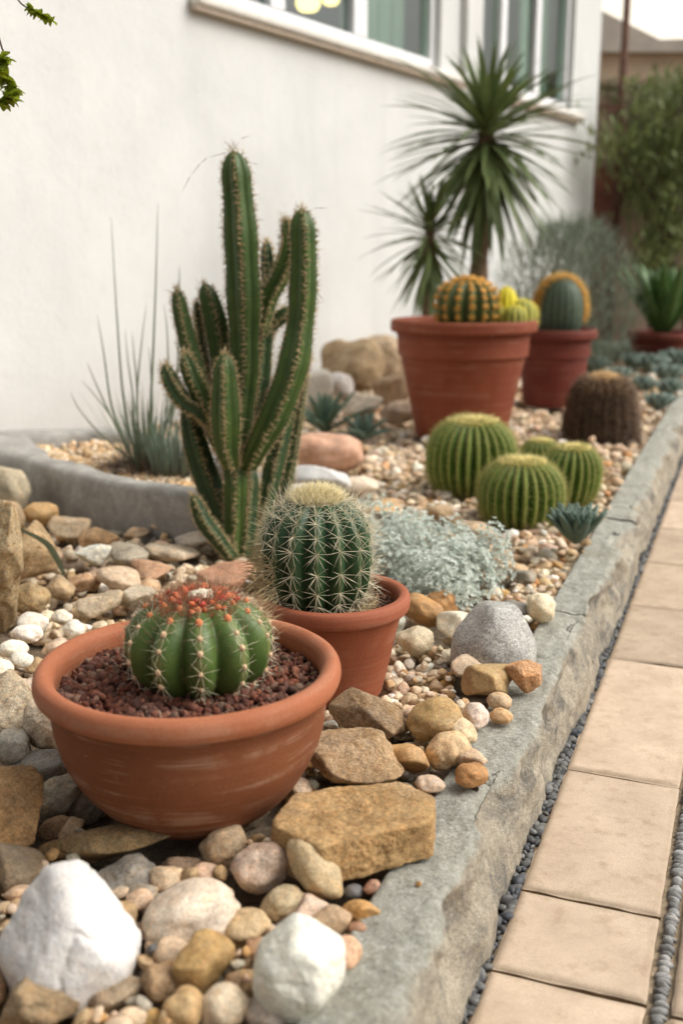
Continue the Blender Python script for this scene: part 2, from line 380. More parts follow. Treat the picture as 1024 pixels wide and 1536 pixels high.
def kerb(t0, t1, label, dt):
    si, so, zt = -.378, -.280, .152+rnd.uniform(-.004, .003)
    prof = []
    for k in range(5): prof.append((si, .04+(zt-.008-.04)*k/5, 0, 0))
    prof.append((si+.002, zt-.003, 0, .6))
    nT = 20
    for k in range(nT): prof.append((si+.006+(so-.022-si-.006)*k/(nT-1), zt, 0, 1))
    for k in range(1, 9):
        a = k/9; prof.append((so-.022+.022*math.sin(a*PI/2)*1.0, zt-.020*(1-math.cos(a*PI/2))*1.1, a, 1-a*.85))
    nF = 26
    for k in range(nF): prof.append((so+.0165*k/(nF-1), zt-.022-(zt-.022+.03)*k/(nF-1), 1, 0))
    prof = np.array(prof); m = len(prof)
    ts = np.linspace(t0+.005, t1-.005, int((t1-t0)/dt)); n = len(ts)
    S = np.repeat(prof[None, :, 0], n, 0); Z = np.repeat(prof[None, :, 1], n, 0); E = np.repeat(prof[None, :, 2], n, 0); TOP = np.repeat(prof[None, :, 3], n, 0)
    T = np.repeat(ts[:, None], m, 1); sh = S.shape
    Q = np.column_stack([S.ravel()*1., T.ravel(), Z.ravel()])
    low = fbm(np.column_stack([T.ravel()*4.2, Z.ravel()*3, np.zeros(T.size)+3]), 3).reshape(sh)
    mid = fbm(Q*np.array([16, 9, 13])+5, 4, .55).reshape(sh); fine = fbm(Q*60+9, 3, .6).reshape(sh)
    rdg = (1-2*np.abs(fbm(Q*np.array([11, 7, 9])+31, 3).reshape(sh)))
    depth = (.018*low+.011*mid+.009*np.minimum(rdg, .4)+.003*fine)*(1-.45*np.clip((.06-Z)/.06, 0, 1))+.006*np.clip((T-2.)/.5, 0, 1)
    S = S + E*depth
    # conchoidal chips that eat the outer arris
    chip = np.clip(fbm(np.column_stack([T.ravel()*6.5, np.zeros(T.size), np.zeros(T.size)+8]), 3).reshape(sh)-.05, 0, 1)
    w = np.exp(-((Z-zt)/.045)**2)*np.clip((S-(si+.035))/.05, 0, 1)
    S = S-chip*.040*w*np.where(E > 0, 1, .25); Z = Z-chip*.030*w*np.clip((S-(so-.045))/.03, 0, 1)
    tm = (1-E)*np.clip((S-si)/.01, 0, 1)
    Z = Z+tm*(.0032*mid+.0016*fine+.002*low)+ .012*np.clip((T-3), 0, 3)/3*0
    for tb, zb, wt, wz, hh in ((1.24, .035, .07, .05, .026), (1.52, .10, .05, .04, -.014), (2.0, .05, .12, .05, .014), (1.06, .06, .06, .05, -.016)):
        S = S+E*hh*np.exp(-((T-tb)/wt)**2-((Z-zb)/wz)**2)
    # rounded ends
    en = np.minimum(T-t0, t1-T); S = S-E*.012*np.exp(-en/.014); Z = Z-tm*.010*np.exp(-en/.010)
    S = np.minimum(S, -.2595)
    wander = np.where(T > 2.3, -.010*np.clip((T-2.3)/2, 0, 1), 0); S = S+wander
    o0 = st(-.33, (t0+t1)/2, 0)
    v = np.outer(S.ravel(), PN)+np.outer(T.ravel(), PD); v[:, 2] = Z.ravel(); v -= o0*np.array([1, 1, 0])
    i = np.arange(n-1)[:, None]*m; j = np.arange(m-1)[None, :]
    f = np.stack([i+j, i+m+j, i+m+j+1, i+j+1], -1).reshape(-1, 4)
    fl = [tuple(q) for q in f[:, ::-1]]; fl.append(tuple(range(m))); fl.append(tuple(range((n-1)*m, n*m))[::-1])
    o = put('kerb_stone', v, fl, KERB, None, o0*np.array([1, 1, 0]), True, {'top': TOP.ravel()})
    return tag(o, label, 'kerb stone', 'hewn grey kerb stones edging the gravel bed')
kerb(.55, 2.26, 'long rough hewn grey green kerb stone nearest the camera, carrying a brown pebble', .0055)
kerb(2.264, 3.17, 'grey kerb stone behind the domed grey stone, with the small agave at its far end', .0075)
for a, b, l in ((3.174, 4.05, 'kerb stone level with the front barrel cactus group'), (4.054, 5.0, 'pale kerb stone just before the brown hairy cactus'),
                (5.004, 6.2, 'pale kerb stone level with the brown hairy cactus'), (6.204, 8.2, 'farthest pale kerb stone beside the blue green succulents')):
    kerb(a, b, l, .012)

# ------------------------------------------------------------------ white house
def wall_mat():
    m, nt, b = base_mat('white_render'); N = NT(nt); P = N.pos(False)
    n1 = N.noise(P, 1.6, 5, .6, .4); n2 = N.noise(N.pos(False, (5, 5, .5)), 1., 4, .6); n3 = N.noise(P, 16, 6, .7)
    c = N.mix(N.ramp(n1, [(.3, 0.), (.7, 1.)]), (.625, .625, .60), (.70, .698, .672))
    c = N.mix(N.math('MULTIPLY', N.ramp(n2, [(.48, 0.), (.7, 1.)]), .35), c, (.56, .56, .545))
    c = N.mix(N.ramp(n3, [(.55, 0.), (.72, .35)]), c, (.55, .55, .53))
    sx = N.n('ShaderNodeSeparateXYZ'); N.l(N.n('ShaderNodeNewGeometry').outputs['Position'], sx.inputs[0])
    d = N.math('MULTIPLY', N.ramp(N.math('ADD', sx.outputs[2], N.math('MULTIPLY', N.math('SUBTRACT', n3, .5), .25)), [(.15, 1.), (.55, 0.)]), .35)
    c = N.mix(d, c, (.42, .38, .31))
    N.l(c, b.inputs['Base Color']); b.inputs['Roughness'].default_value = .9
    N.bump(b, N.math('ADD', N.noise(P, 45, 6, .7), N.math('MULTIPLY', N.noise(P, 9, 3), 1.5)), .28, .01); return m
WALLM = wall_mat()
WM = np.array([WD, WN, [0, 0, 1.]]).T          # columns: wall axes
def wl(p): return np.asarray(p, float) @ WM.T
uz = wall_uz
u_s0 = uz(282, 10)[0]; u_s1 = uz(690, 140)[0]; ZS = uz(480, 52)[1]
w1 = (u_s0+.10, uz(660, 100)[0]); w2 = (uz(722, 120)[0], uz(857, 150)[0]); UC = uz(893, 200)[0]
ZT = ZS+1.25; Z0 = -.03-BED
house = thing('white_house', W0, 'white rendered house with tall white framed windows along the gravel bed', 'house')
us = [-3.5, w1[0], w1[1], w2[0], w2[1], UC]; zs = [Z0, ZS-BED, ZT-BED, 4.2]
V = []; F = []
def quad(a, b, c, d): 
    n = len(V); V.extend([a, b, c, d]); F.append((n, n+1, n+2, n+3))
for i in range(5):
    for j in range(3):
        if j == 1 and i in (1, 3): continue
        a, b = us[i], us[i+1]; c, d = zs[j], zs[j+1]
        quad((a, 0, c), (b, 0, c), (b, 0, d), (a, 0, d))
for (a, b) in (w1, w2):
    c, d = zs[1], zs[2]; k = -.14
    quad((a, 0, c), (a, k, c), (b, k, c), (b, 0, c)); quad((a, 0, d), (b, 0, d), (b, k, d), (a, k, d))
    quad((a, 0, c), (a, 0, d), (a, k, d), (a, k, c)); quad((b, 0, c), (b, k, c), (b, k, d), (b, 0, d))
quad((UC, 0, Z0), (UC, -3.2, Z0), (UC, -3.2, 4.2), (UC, 0, 4.2)); quad((-3.5, 0, Z0), (-3.5, 0, 4.2), (-3.5, -3.2, 4.2), (-3.5, -3.2, Z0))
quad((-3.5, 0, 4.2), (UC, 0, 4.2), (UC, -3.2, 4.2), (-3.5, -3.2, 4.2)); quad((-3.5, -3.2, Z0), (-3.5, -3.2, 4.2), (UC, -3.2, 4.2), (UC, -3.2, Z0))
put('wall', wl(V), F, WALLM, house, None, False)
pier = MB().box((uz(690, 100)[0], .003, ZS-.02-BED), (uz(712, 100)[0], .05, 4.19), WM).build('pier', WALLM, house)
FRAME = plain('white_window_paint', (.80, .80, .80), .35, .03, 20)
SILLM = plain('sill_paint', (.74, .70, .63), .6, .08, 14, .1); SILLU = plain('tan_sill_shading', (.60, .50, .40), .8, .15, 20, .2)
def glass_mat():
    m, nt, b = base_mat('window_glass'); nt.nodes.remove(b); N = NT(nt)
    g = N.n('ShaderNodeBsdfGlossy'); g.inputs['Roughness'].default_value = .01; g.inputs['Color'].default_value = (.9, .95, .93, 1)
    t = N.n('ShaderNodeBsdfTransparent'); t.inputs['Color'].default_value = (.80, .88, .84, 1); x = N.n('ShaderNodeMixShader'); fr = N.n('ShaderNodeFresnel'); fr.inputs['IOR'].default_value = 1.6
    N.l(N.math('ADD', N.math('MULTIPLY', fr.outputs[0], .16), .02, True), x.inputs[0]); N.l(t.outputs[0], x.inputs[1]); N.l(g.outputs[0], x.inputs[2]); N.l(x.outputs[0], nt.nodes['Material Output'].inputs[0]); return m
GLASS = glass_mat()
def window(a, b, bars, label):
    fr = MB(); w = .055; z0, z1 = ZS-BED+.002, ZT-BED; v0, v1 = -.12, -.045
    fr.box((a, v0, z0), (b, v1, z0+w+.02), WM); fr.box((a, v0, z1-w), (b, v1, z1), WM)
    fr.box((a, v0, z0+w+.02), (a+w, v1, z1-w), WM); fr.box((b-w, v0, z0+w+.02), (b, v1, z1-w), WM)
    for c, hw in bars: fr.box((c-hw, v0+.004, z0+w+.02), (c+hw, v1+.006, z1-w), WM)
    f = bevel(fr.build('window', FRAME, house), .006); f['label'] = label
    ed = [a+w]+[q for c, hw in bars for q in (c-hw, c+hw)]+[b-w]
    for k in range(0, len(ed), 2):
        MB().box((ed[k], -.085, z0+w+.02), (ed[k+1], -.078, z1-w), WM).build('pane', GLASS, f)
    return f
def ub(px, py): return uz(px, py)[0]
bars1 = [((ub(410, 10)+ub(443, 20))/2, .065), ((ub(537, 55)+ub(562, 65))/2, .075)]
window(*w1, bars1, 'long white window with three panes above the cactus')
bars2 = [((ub(754, 100)+ub(769, 100))/2, .05), ((ub(807, 120)+ub(817, 120))/2, .05)]
window(*w2, bars2, 'white window with three tall panes behind the yucca')
for (a, b) in ((u_s0, u_s1), (ub(702, 150), ub(866, 185))):
    n = MB().box((a, .003, ZS-.052-BED), (b, .075, ZS-.001-BED), WM).build('window_sill', SILLM, house); bevel(n, .018, 3)
    MB().box((a+.01, .002, ZS-.070-BED), (b-.012, .052, ZS-.0525-BED), WM).build('sill_shade_strip', SILLU, house)  # tan strip under the sill, its brownish lower shading put into the colour
# curtains and lamps inside
CURT = plain('curtain_cloth', (.50, .58, .49), .9, .06, 8, 0, .2)
def curtain(a, b, label, amp=.02, nfold=9):
    n = 120; zz = np.linspace(ZS-BED-.02, ZT-BED, 12); x = np.linspace(a, b, n)
    v = np.array([(q, -.22+amp*math.sin((q-a)/(b-a)*nfold*2*PI)+amp*.4*math.sin(q*31+z), z) for z in zz for q in x])
    f = [(i*n+j, i*n+j+1, (i+1)*n+j+1, (i+1)*n+j) for i in range(11) for j in range(n-1)]
    o = W0.copy(); return tag(put('curtain', wl(v), f, CURT, None, o), label, 'curtain')
curtain(ub(556, 60), ub(650, 90), 'pale green curtain behind the right pane of the long window')
curtain(ub(812, 120), ub(856, 140), 'pale green curtain behind the right pane of the far window', .015, 5)
curtain(ub(716, 120), ub(741, 120), 'thin green curtain in the left pane of the far window', .012, 2)
ROOM = plain('dark_room_fitting', (.10, .12, .11), .6, .3, 6)
EM, nt_, b_ = base_mat('warm_lamp_glow'); b_.inputs['Emission Color'].default_value = (1, .66, .25, 1); b_.inputs['Emission Strength'].default_value = 4.0
def lampshade(px, py, r, label):
    q = ray(px, py); o = np.array([0, 0, EYE]); t = (np.dot(W0-o, WN)-1.0)/np.dot(q, WN); p = o+q*t
    prof = smooth_prof([(.001, r*1.0), (r*.5, r*.9), (r*.9, r*.3), (r, -.3*r), (r*.7, -.8*r), (.001, -.9*r)], 5)
    v, f = lathe(prof, 24); t_ = thing('pendant_lamp', p, label, 'lamp')
    put('lamp_shade', v, f, EM, t_); MB().box((-.004, -.004, r), (.004, .004, 4.1-p[2])).build('cord', ROOM, t_)
lampshade(462, 0, .085, 'glowing warm pendant lamp seen through the middle window pane'); lampshade(496, -4, .06, 'smaller glowing lamp to the right inside the window')
# ------------------------------------------------------------------ background
nb = thing('neighbour_house', at_y(985, 300, 14)*np.array([1, 1, 0])+np.array([0, 0, -.03]), 'tan walled house with a grey gable roof beyond the garden wall', 'house')
bx = nb.location
TANW = plain('tan_render', (.66, .50, .35), .9, .12, 3, .1); ROOF = plain('grey_roof', (.56, .50, .42), .9, .15, 5, .2)
def zpx(py, Y): return float(at_y(512, py, Y)[2])
zr = zpx(60, 14)+.03; xl = float(at_y(880, 60, 14)[0]-bx[0]); xk = float(at_y(985, 62, 14)[0]-bx[0])
MB().box((xl-.6, 0, 0), (4.5, 4, zr-.16)).build('wall', TANW, nb)
g1 = zpx(62, 14)+.03; g0 = zpx(-80, 14)+.03
pv = [(xl-2.2, -.12, g1-.14), (xl-2.2, -.12, g0+.9), (xl-.15, -.12, zpx(2, 14)+.03), (xk, -.12, g1), (4.8, -.12, zpx(50, 14)+.08), (4.8, -.12, g1-.14)]
pv2 = [(x, 3.9, z) for x, y, z in pv]; nn = len(pv)
put('roof', pv+pv2, [tuple(range(nn)), tuple(range(nn, 2*nn))[::-1]]+[(k, nn+k, nn+(k+1) % nn, (k+1) % nn) for k in range(nn)], ROOF, nb, None, False)
def brick_mat():
    m, nt, b = base_mat('old_brick'); N = NT(nt); P = N.pos(False); q = N.n('ShaderNodeTexBrick'); q.inputs['Scale'].default_value = 1
    mp = N.n('ShaderNodeCombineXYZ'); sx = N.n('ShaderNodeSeparateXYZ'); N.l(P, sx.inputs[0]); N.l(sx.outputs[0], mp.inputs[0]); N.l(sx.outputs[2], mp.inputs[1])
    N.l(mp.outputs[0], q.inputs['Vector']); q.inputs['Brick Width'].default_value = .42; q.inputs['Row Height'].default_value = .17; q.inputs['Mortar Size'].default_value = .015
    q.inputs['Color1'].default_value = (.36, .26, .19, 1); q.inputs['Color2'].default_value = (.44, .34, .26, 1); q.inputs['Mortar'].default_value = (.40, .33, .26, 1)
    c = N.mix(N.ramp(N.noise(P, 2.2, 5), [(.35, 0.), (.7, .7)]), q.outputs['Color'], (.25, .16, .11)); N.l(c, b.inputs['Base Color']); b.inputs['Roughness'].default_value = .95
    N.bump(b, N.noise(P, 30, 4), .4, .02); return m
gw = thing('garden_wall', (4.2, 11.3, -.03), 'rough pinkish brown stone garden wall behind the climbing foliage', 'wall')
zg = zpx(122, 11.2); BRK = brick_mat()
MB().box((-2.4, 0, 0), (4, .3, zg)).build('wall', BRK, gw); MB().box((-2.44, -.04, zg+.001), (4.04, .34, zg+.06)).build('coping', BRK, gw)
RUST = plain('rusty_metal', (.16, .085, .06), .8, .35, 14, .3)
px_ = at_y(931, 160, 10.9); pl = thing('metal_post', (px_[0], 10.9, -.03), 'tall thin rusty metal post with a crossbar at the corner of the white house', 'post')
v, f = lathe([(.001, 0), (.035, 0), (.035, 5.2), (.001, 5.2)], 16); put('post', v, f, RUST, pl)
zc = zpx(162, 10.9)+.03; MB().box((float(at_y(893, 160, 10.9)[0]-px_[0]), -.02, zc-.05), (-.036, .02, zc+.03)).build('crossbar', RUST, pl)
MB().box((-.028-.012, -.024, zpx(300, 10.9)), (.03+.03, -.0355, zpx(170, 10.9))).build('bracket_plate', RUST, pl)
BR = plain('red_brick', (.24, .10, .07), .9, .2, 12, .3)
zz = zpx(250, 11.0); xx = at_y(908, 240, 11.1)
tag(MB().box((-.16, -.1, 0), (.16, .1, zz-zpx(480, 11.1)*0+.03)).build('brick_pillar', BR, None, (xx[0], 11.15, -.03)), 'reddish brick pillar by the corner of the white house', 'pillar')
# ------------------------------------------------------------------ pots
GRIT = stone_mat('lava_grit', 'attr', grain=(.7, 1.15), mott=(.55, 1.3), bump=.6, rough=.9, warm=.2, gain=(1.1, 1, .95))
WOOL = plain('pale_wool', (.72, .66, .5), .95, .15, 200, .6)
def shift_col(c, r, k=.18):
    g = 1+r.uniform(-k, k); return np.clip([c[0]*g*(1+r.uniform(-.05, .05)), c[1]*g, c[2]*g*(1+r.uniform(-.07, .07))], .02, .9)
def pebble_base(n, seed, kind):
    v, f = ico(n); r = np.random.default_rng(seed)
    if kind == 'round': w = 1+.16*vn(v*1.1+seed*7.7)+.07*vn(v*2.4+seed*3.1)
    else:
        k = 9 if kind == 'sub' else 12; nn = unit_rows(r.normal(size=(k, 3))); h = r.uniform(.62, .95, k); p = 7 if kind == 'sub' else 16
        d = np.maximum(v@nn.T, 0)/h; g = (d**p).sum(1)+1e-9; g = np.maximum(g**(1/p), .75 if kind == 'sub' else .62); w = 1/g*(1+.05*vn(v*2.6+seed))
    v = v*w[:, None]; lo, hi = v.min(0), v.max(0); v = (v-(lo+hi)/2)/((hi-lo)/2); return v, f
def rot_mat(r, full=True):
    q = r.normal(size=4); q /= np.linalg.norm(q); a, b, c, d = q
    return np.array([[a*a+b*b-c*c-d*d, 2*(b*c-a*d), 2*(b*d+a*c)], [2*(b*c+a*d), a*a-b*b+c*c-d*d, 2*(c*d-a*b)], [2*(b*d-a*c), 2*(c*d+a*b), a*a-b*b-c*c+d*d]])
class Pile:                                   # loose grains merged into one mesh with a colour per grain
    def __init__(s): s.v = []; s.f = []; s.c = []; s.n = 0
    def add(s, v, f, c):
        s.v.append(v); s.f.append(f+s.n); s.c.append(np.repeat([[*c, 1.]], len(v), 0)); s.n += len(v)
    def build(s, name, mat, parent=None, loc=None):
        return put(name, np.concatenate(s.v), np.concatenate(s.f), mat, parent, loc, True, {'col': np.concatenate(s.c)})
SMALL = [pebble_base(2, 100+i, k) for i, k in enumerate(['ang']*8+['sub']*6)]
def grit_disc(R, z, n, size, cols, parent, name, seed, dome=.0, mat=None, hole=0):
    r = np.random.default_rng(seed); rr = random.Random(seed); P = Pile()
    base, f = lathe([(.001, z+dome-.006), (R*.5, z+dome*.7-.006), (R, z-.006)], 48); P.add(base, np.vstack([f[:, [0, 1, 2]], f[:, [0, 2, 3]]]), np.array(cols[0])*.45)
    for _ in range(n):
        a = r.uniform(0, 2*PI); q = R*math.sqrt(r.uniform(hole**2, 1)); v, f = SMALL[r.integers(len(SMALL))]
        s = size*r.uniform(.5, 1.35)*np.array([1, r.uniform(.6, 1), r.uniform(.45, .8)]); q = min(q, R-s[0]*.8)
        v = (v*s)@rot_mat(r).T+np.array([q*math.cos(a), q*math.sin(a), z+dome*(1-(q/R)**2)+r.uniform(-.4, .7)*s[2]]); P.add(v, f, shift_col(cols[r.integers(len(cols))], rr, .3))
    return stuff(P.build(name, mat or GRIT, parent))
LAVA = [(.12, .042, .024), (.165, .062, .036), (.085, .038, .026), (.20, .09, .058), (.10, .036, .022), (.18, .115, .08)]

# wide bowl
bz = .135
rim_c = at_z(284, 992, .36); print('bowl rim', rim_c)
bowl_top = .363; bh = bowl_top-bz
bowl = thing('terracotta_bowl', (rim_c[0], rim_c[1], bz), 'wide round terracotta bowl full of red lava grit, nearest the camera', 'plant pot')
R = .2105
prof = smooth_prof([(.001, .0), (.06, .0), (.088, .003), (.118, .022), (.146, .052), (.169, .090), (.184, .132), (.1915, bh-.040), (.1945, bh-.031)], 6)
ins = smooth_prof([(.1945, bh-.031), (.183, bh-.030), (.175, bh-.06), (.15, bh-.10), (.001, bh-.11)], 4)
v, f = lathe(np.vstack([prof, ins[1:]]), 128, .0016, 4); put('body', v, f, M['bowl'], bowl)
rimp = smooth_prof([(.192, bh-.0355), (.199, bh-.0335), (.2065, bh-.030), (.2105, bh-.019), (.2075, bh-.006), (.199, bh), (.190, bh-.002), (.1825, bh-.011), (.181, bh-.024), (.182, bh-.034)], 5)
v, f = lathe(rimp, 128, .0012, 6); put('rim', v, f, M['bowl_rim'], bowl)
grit_disc(.181, bh-.036, 1900, .0068, LAVA, bowl, 'lava_grit', 8, .004)
# ordinary tapered pots
def pot(name, cpx, cpy, ztop, R, r0, zb, mat, rimmat, label, lip=.028, grit=None, gcols=LAVA, gsize=.004, gn=900, step=False, gz=.03):
    c = at_z(cpx, cpy, ztop); h = ztop-zb
    o = thing(name, (c[0], c[1], zb), label, 'plant pot')
    R1 = R-.010 if not step else R-.03
    p = [(.001, 0), (r0*.9, 0), (r0, .006)]
    if step: p += [(r0+(R1-r0)*.5, h*.45), (R1-.016, h-lip*3.0), (R1-.004, h-lip*2.9), (R1, h-lip-.001)]
    else: p += [(r0+(R1-r0)*.33, h*.33), (r0+(R1-r0)*.66, h*.66), (R1-.004, h-lip-.002)]
    p += [(R1-.02, h-lip-.002), (R1-.03, h-lip-.06), (.001, h-lip-.07)]
    v, f = lathe(np.array(p), 96, .0008*R/.13, 2); b = put('body', v, f, mat, o, None, True)
    m = b.modifiers.new('edge', 'EDGE_SPLIT'); m.split_angle = math.radians(40)
    q = smooth_prof([(R1-.005, h-lip), (R-.004, h-lip*.95), (R, h-lip*.6), (R-.001, h-lip*.2), (R-.006, h), (R-.018, h-.001), (R-.024, h-lip*.4), (R-.024, h-lip*1.2)], 5)
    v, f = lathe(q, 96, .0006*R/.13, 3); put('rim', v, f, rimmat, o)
    if gn: grit_disc(R-.024, h-gz, gn, gsize, gcols, o, 'potting_grit', 21, .004)
    return o, c, h
pot2, p2c, p2h = pot('terracotta_pot', 500, 887, .325, .137, .088, .135, M['pot'], M['pot_rim'], 'mid sized terracotta pot holding the bristly green cactus, behind the bowl', .030, gcols=[(.16, .085, .05), (.22, .13, .08), (.12, .06, .04)], gz=.026)
BIGZ = float(at_y(695, 479, 4.72)[2])
pot3, p3c, p3h = pot('terracotta_pot', 695, 479, BIGZ, .318, .200, .135, M['pot_far'], M['pot_far'], 'largest terracotta pot, with a golden ribbed cactus in it', .052, gcols=[(.3, .27, .24), (.16, .1, .07), (.4, .37, .34)], gsize=.012, gn=500, step=True, gz=.05)
pot4, p4c, p4h = pot('terracotta_pot', 832, 493, float(at_y(832, 493, 5.75)[2]), .222, .155, .135, M['pot_red'], M['pot_red'], 'dark red terracotta pot partly hidden behind the largest pot', .05, gcols=[(.1, .06, .05)], gsize=.01, gn=200, step=True, gz=.055)
pot5, p5c, p5h = pot('terracotta_pot', 992, 497, float(at_y(992, 497, 8)[2]), .26, .17, .135, M['pot_red'], M['pot_red'], 'low red terracotta pot by the right edge, under the green leaves', .05, gcols=[(.1, .06, .05)], gsize=.01, gn=150, gz=.04)
print('pots', p2c, p3c, p3h, p4c, p4h, p5c)

# ------------------------------------------------------------------ ribbed cacti
def ribbed(nr, R, H, prof, depth, per=10, nz=56, sharp=1.2, seed=0, lean=(0, 0)):
    """prof: fn(t) -> (radius 0..1, height 0..1), t 0..1 from base to the crown"""
    n = nr*per; a = np.linspace(0, 2*PI, n, endpoint=False); ts = np.linspace(0, 1, nz); V = []; C = []
    ph = 2*PI*seed*.137
    for t in ts:
        rr, z = prof(t); c = np.abs(np.cos((a-ph)*nr/2))**sharp; k = 1-depth*(1-c)*min(1, rr*2.2)
        wob = 1+.02*np.sin(a*2+seed)+.012*np.sin(a*5+seed*2+t*3)
        q = R*rr*k*wob; V.append(np.column_stack([q*np.cos(a)+lean[0]*z, q*np.sin(a)+lean[1]*z, np.full(n, z*H)])); C.append(c)
    V = np.concatenate(V); C = np.concatenate(C); i = np.arange(nz-1)[:, None]*n; j = np.arange(n)[None]; k = (j+1) % n
    f = np.stack([i+j, i+k, i+n+k, i+n+j], -1).reshape(-1, 4); fl = [tuple(q) for q in f]; fl.append(tuple(range((nz-1)*n, nz*n)))
    def areole(rib, t):
        an = ph+2*PI*rib/nr; rr, z = prof(t); r2, z2 = prof(min(1, t+.01)); r1, z1 = prof(max(0, t-.01))
        tan = np.array([(r2-r1)*R, (z2-z1)*H]); nrm = np.array([tan[1], -tan[0]]); nrm /= np.linalg.norm(nrm)+1e-9
        wob = 1+.02*math.sin(an*2+seed)+.012*math.sin(an*5+seed*2+t*3)
        p = np.array([R*rr*wob*math.cos(an)+lean[0]*z, R*rr*wob*math.sin(an)+lean[1]*z, z*H]); d = np.array([nrm[0]*math.cos(an), nrm[0]*math.sin(an), nrm[1]])
        tg = np.array([tan[0]*math.cos(an), tan[0]*math.sin(an), tan[1]]); tg /= np.linalg.norm(tg)+1e-9
        return p, d, tg, np.cross(d, tg)
    return V, fl, C, areole
def globe(bottom=.55, flat=.9, dip=.0, e=2.2):
    def fn(t):
        a = -PI/2*.62+(PI/2*.62+PI/2)*t; s = math.sin(-PI/2*.62)
        r = max(0.002, math.cos(a))**(2/e); z = (np.sign(math.sin(a))*abs(math.sin(a))**(2/e)-np.sign(s)*abs(s)**(2/e))/(1-np.sign(s)*abs(s)**(2/e))
        z = z-dip*max(0, 1-(r/.35)**2)*(1 if t > .6 else 0)
        return r, float(z)
    return fn
def star(areole, nr, ts, nrad, lr, ncent, lc, rad, seed, spread=.35, down=0, out=None, jit=.25, keep=None):
    r = np.random.default_rng(seed); B = []; T = []; Rr = []; A = []
    for rib in range(nr):
        for t in ts:
            tt = min(.995, max(.01, t+r.uniform(-.008, .008))); p, d, tg, sd = areole(rib, tt); A.append((p, d))
            if keep and not keep(p, d): continue
            for k in range(nrad):
                an = 2*PI*(k+r.uniform(-.25, .25))/nrad; q = sd*math.cos(an)+tg*math.sin(an)+d*(spread+r.uniform(-.15, .2))+np.array([0, 0, -down*(1-t)])
                q /= np.linalg.norm(q); B.append(p-d*.001); T.append(p+q*lr*r.uniform(1-jit, 1+jit)); Rr.append(rad)
            for k in range(ncent):
                q = d+r.normal(size=3)*.35; q /= np.linalg.norm(q); B.append(p); T.append(p+q*lc*r.uniform(1-jit, 1+jit)); Rr.append(rad*1.15)
    return np.array(B), np.array(T), np.array(Rr), A
SP_PALE = plain('cream_spine', (.74, .66, .47), .5, .12, 60); SP_YEL = plain('golden_spine', (.90, .72, .10), .5, .2, 60); SP_BR = plain('brown_bristle', (.28, .16, .09), .6, .3, 80)
SP_TAN = plain('straw_spine', (.55, .42, .22), .55, .25, 60); SP_DK = plain('dark_spine', (.22, .15, .10), .6, .4, 50); AREO = plain('peach_areole', (.66, .46, .28), .9, .3, 300, .4)

# melocactus in the bowl
C1 = at_y(299, 1010, rim_c[1]+.0)
zb1 = bowl_top-.037
mc = thing('round_cactus', (C1[0], C1[1]+.004, zb1), 'squat green ribbed cactus crowned with a ring of red fruits, in the bowl', 'cactus')
fn1 = globe(dip=.05, e=2.2); H1 = .128; R1 = .103
V_, F_, C_, ar1 = ribbed(11, R1, H1, fn1, .23, 14, 64, .8, 3)
MELO = plant_mat('melocactus_skin', (.058, .105, .022), (.10, .155, .036), (.17, .19, .06), .95, 1.0, .42, 26, bump=.3, dark=.78, cork=(.20, .17, .08))
put('body', V_, F_, MELO, mc, None, True, {'crest': C_})
tsA = [.10, .23, .36, .49, .61, .72, .82]
B, T, Rr, A = star(ar1, 11, tsA, 7, .023, 1, .016, .0004, 5, .32, .25)
spines(B, T, Rr, 'spine_cover', SP_PALE, mc)
rr_ = np.random.default_rng(2)
am = mesh('areole_cushion', *[(q*np.array([.0036, .0036, .0042]) if k == 0 else q) for k, q in enumerate(ico(2))]); am.polygons.foreach_set('use_smooth', [True]*len(am.polygons)); am.materials.append(AREO); am2 = am.copy(); am2.materials.clear(); am2.materials.append(plain('orange_tuft', (.62, .22, .09), .9, .3, 300, .4))
for p, d in A:
    o = bpy.data.objects.new('areole_cushion', am); COL.objects.link(o); o.parent = mc; o.location = p; o.scale = [rr_.uniform(.8, 1.2)*(1.35 if p[2] > .1 else 1)]*3
    if p[2] > .1: o.data = am2
# bristly skirts at the foot of the ribs
B = []; T = []
for rib in range(11):
    p, d, tg, sd = ar1(rib, .10)
    for k in range(44):
        q = d*.6+sd*rr_.normal()*.6+np.array([0, 0, -.75])+rr_.normal(size=3)*.25; q /= np.linalg.norm(q); B.append(p+rr_.normal(size=3)*.003); T.append(p+q*rr_.uniform(.012, .03))
spines(B, T, .0004, 'skirt_bristle', SP_PALE, mc)
# woolly crown, fruits, bristles
FRU = [plain('orange_fruit', (.60, .15, .055), .4, .15, 80), plain('red_fruit', (.52, .07, .045), .35, .15, 80), plain('crimson_fruit', (.42, .035, .06), .35, .15, 80)]
zt1 = H1
v, f = ico(4); v = v*np.array([.019, .018, .008])*(1+.22*fbm(v*7, 3))[:, None]; put('wool_crown', v+np.array([.006, -.002, zt1+.0]), f, WOOL, mc)
for ring, (rad, n, zz_, sz) in enumerate(((.027, 10, .001, .0066), (.038, 14, -.001, .0072), (.050, 12, -.006, .0060))):
    for k in range(n):
        if rr_.uniform() < .1: continue
        an = 2*PI*(k+rr_.uniform(-.3, .3))/n+ring; q = rad*rr_.uniform(.93, 1.07); s = sz*rr_.uniform(.6, .95)
        v, f = ico(3); v = v*np.array([s*1.3, s*.72, s*.72])*(1+.28*vn(v*1.5+k))[:, None]
        el = .6+rr_.uniform(-.3, .3); ca, sa, ce, se = math.cos(an), math.sin(an), math.cos(el), math.sin(el)
        Mx = np.array([[ca*ce, -sa, -ca*se], [sa*ce, ca, -sa*se], [se, 0, ce]])
        put('fruit', v@Mx.T+np.array([q*ca, q*sa, zt1+zz_]), f, FRU[rr_.choice(3, p=[.6, .28, .12])], mc)
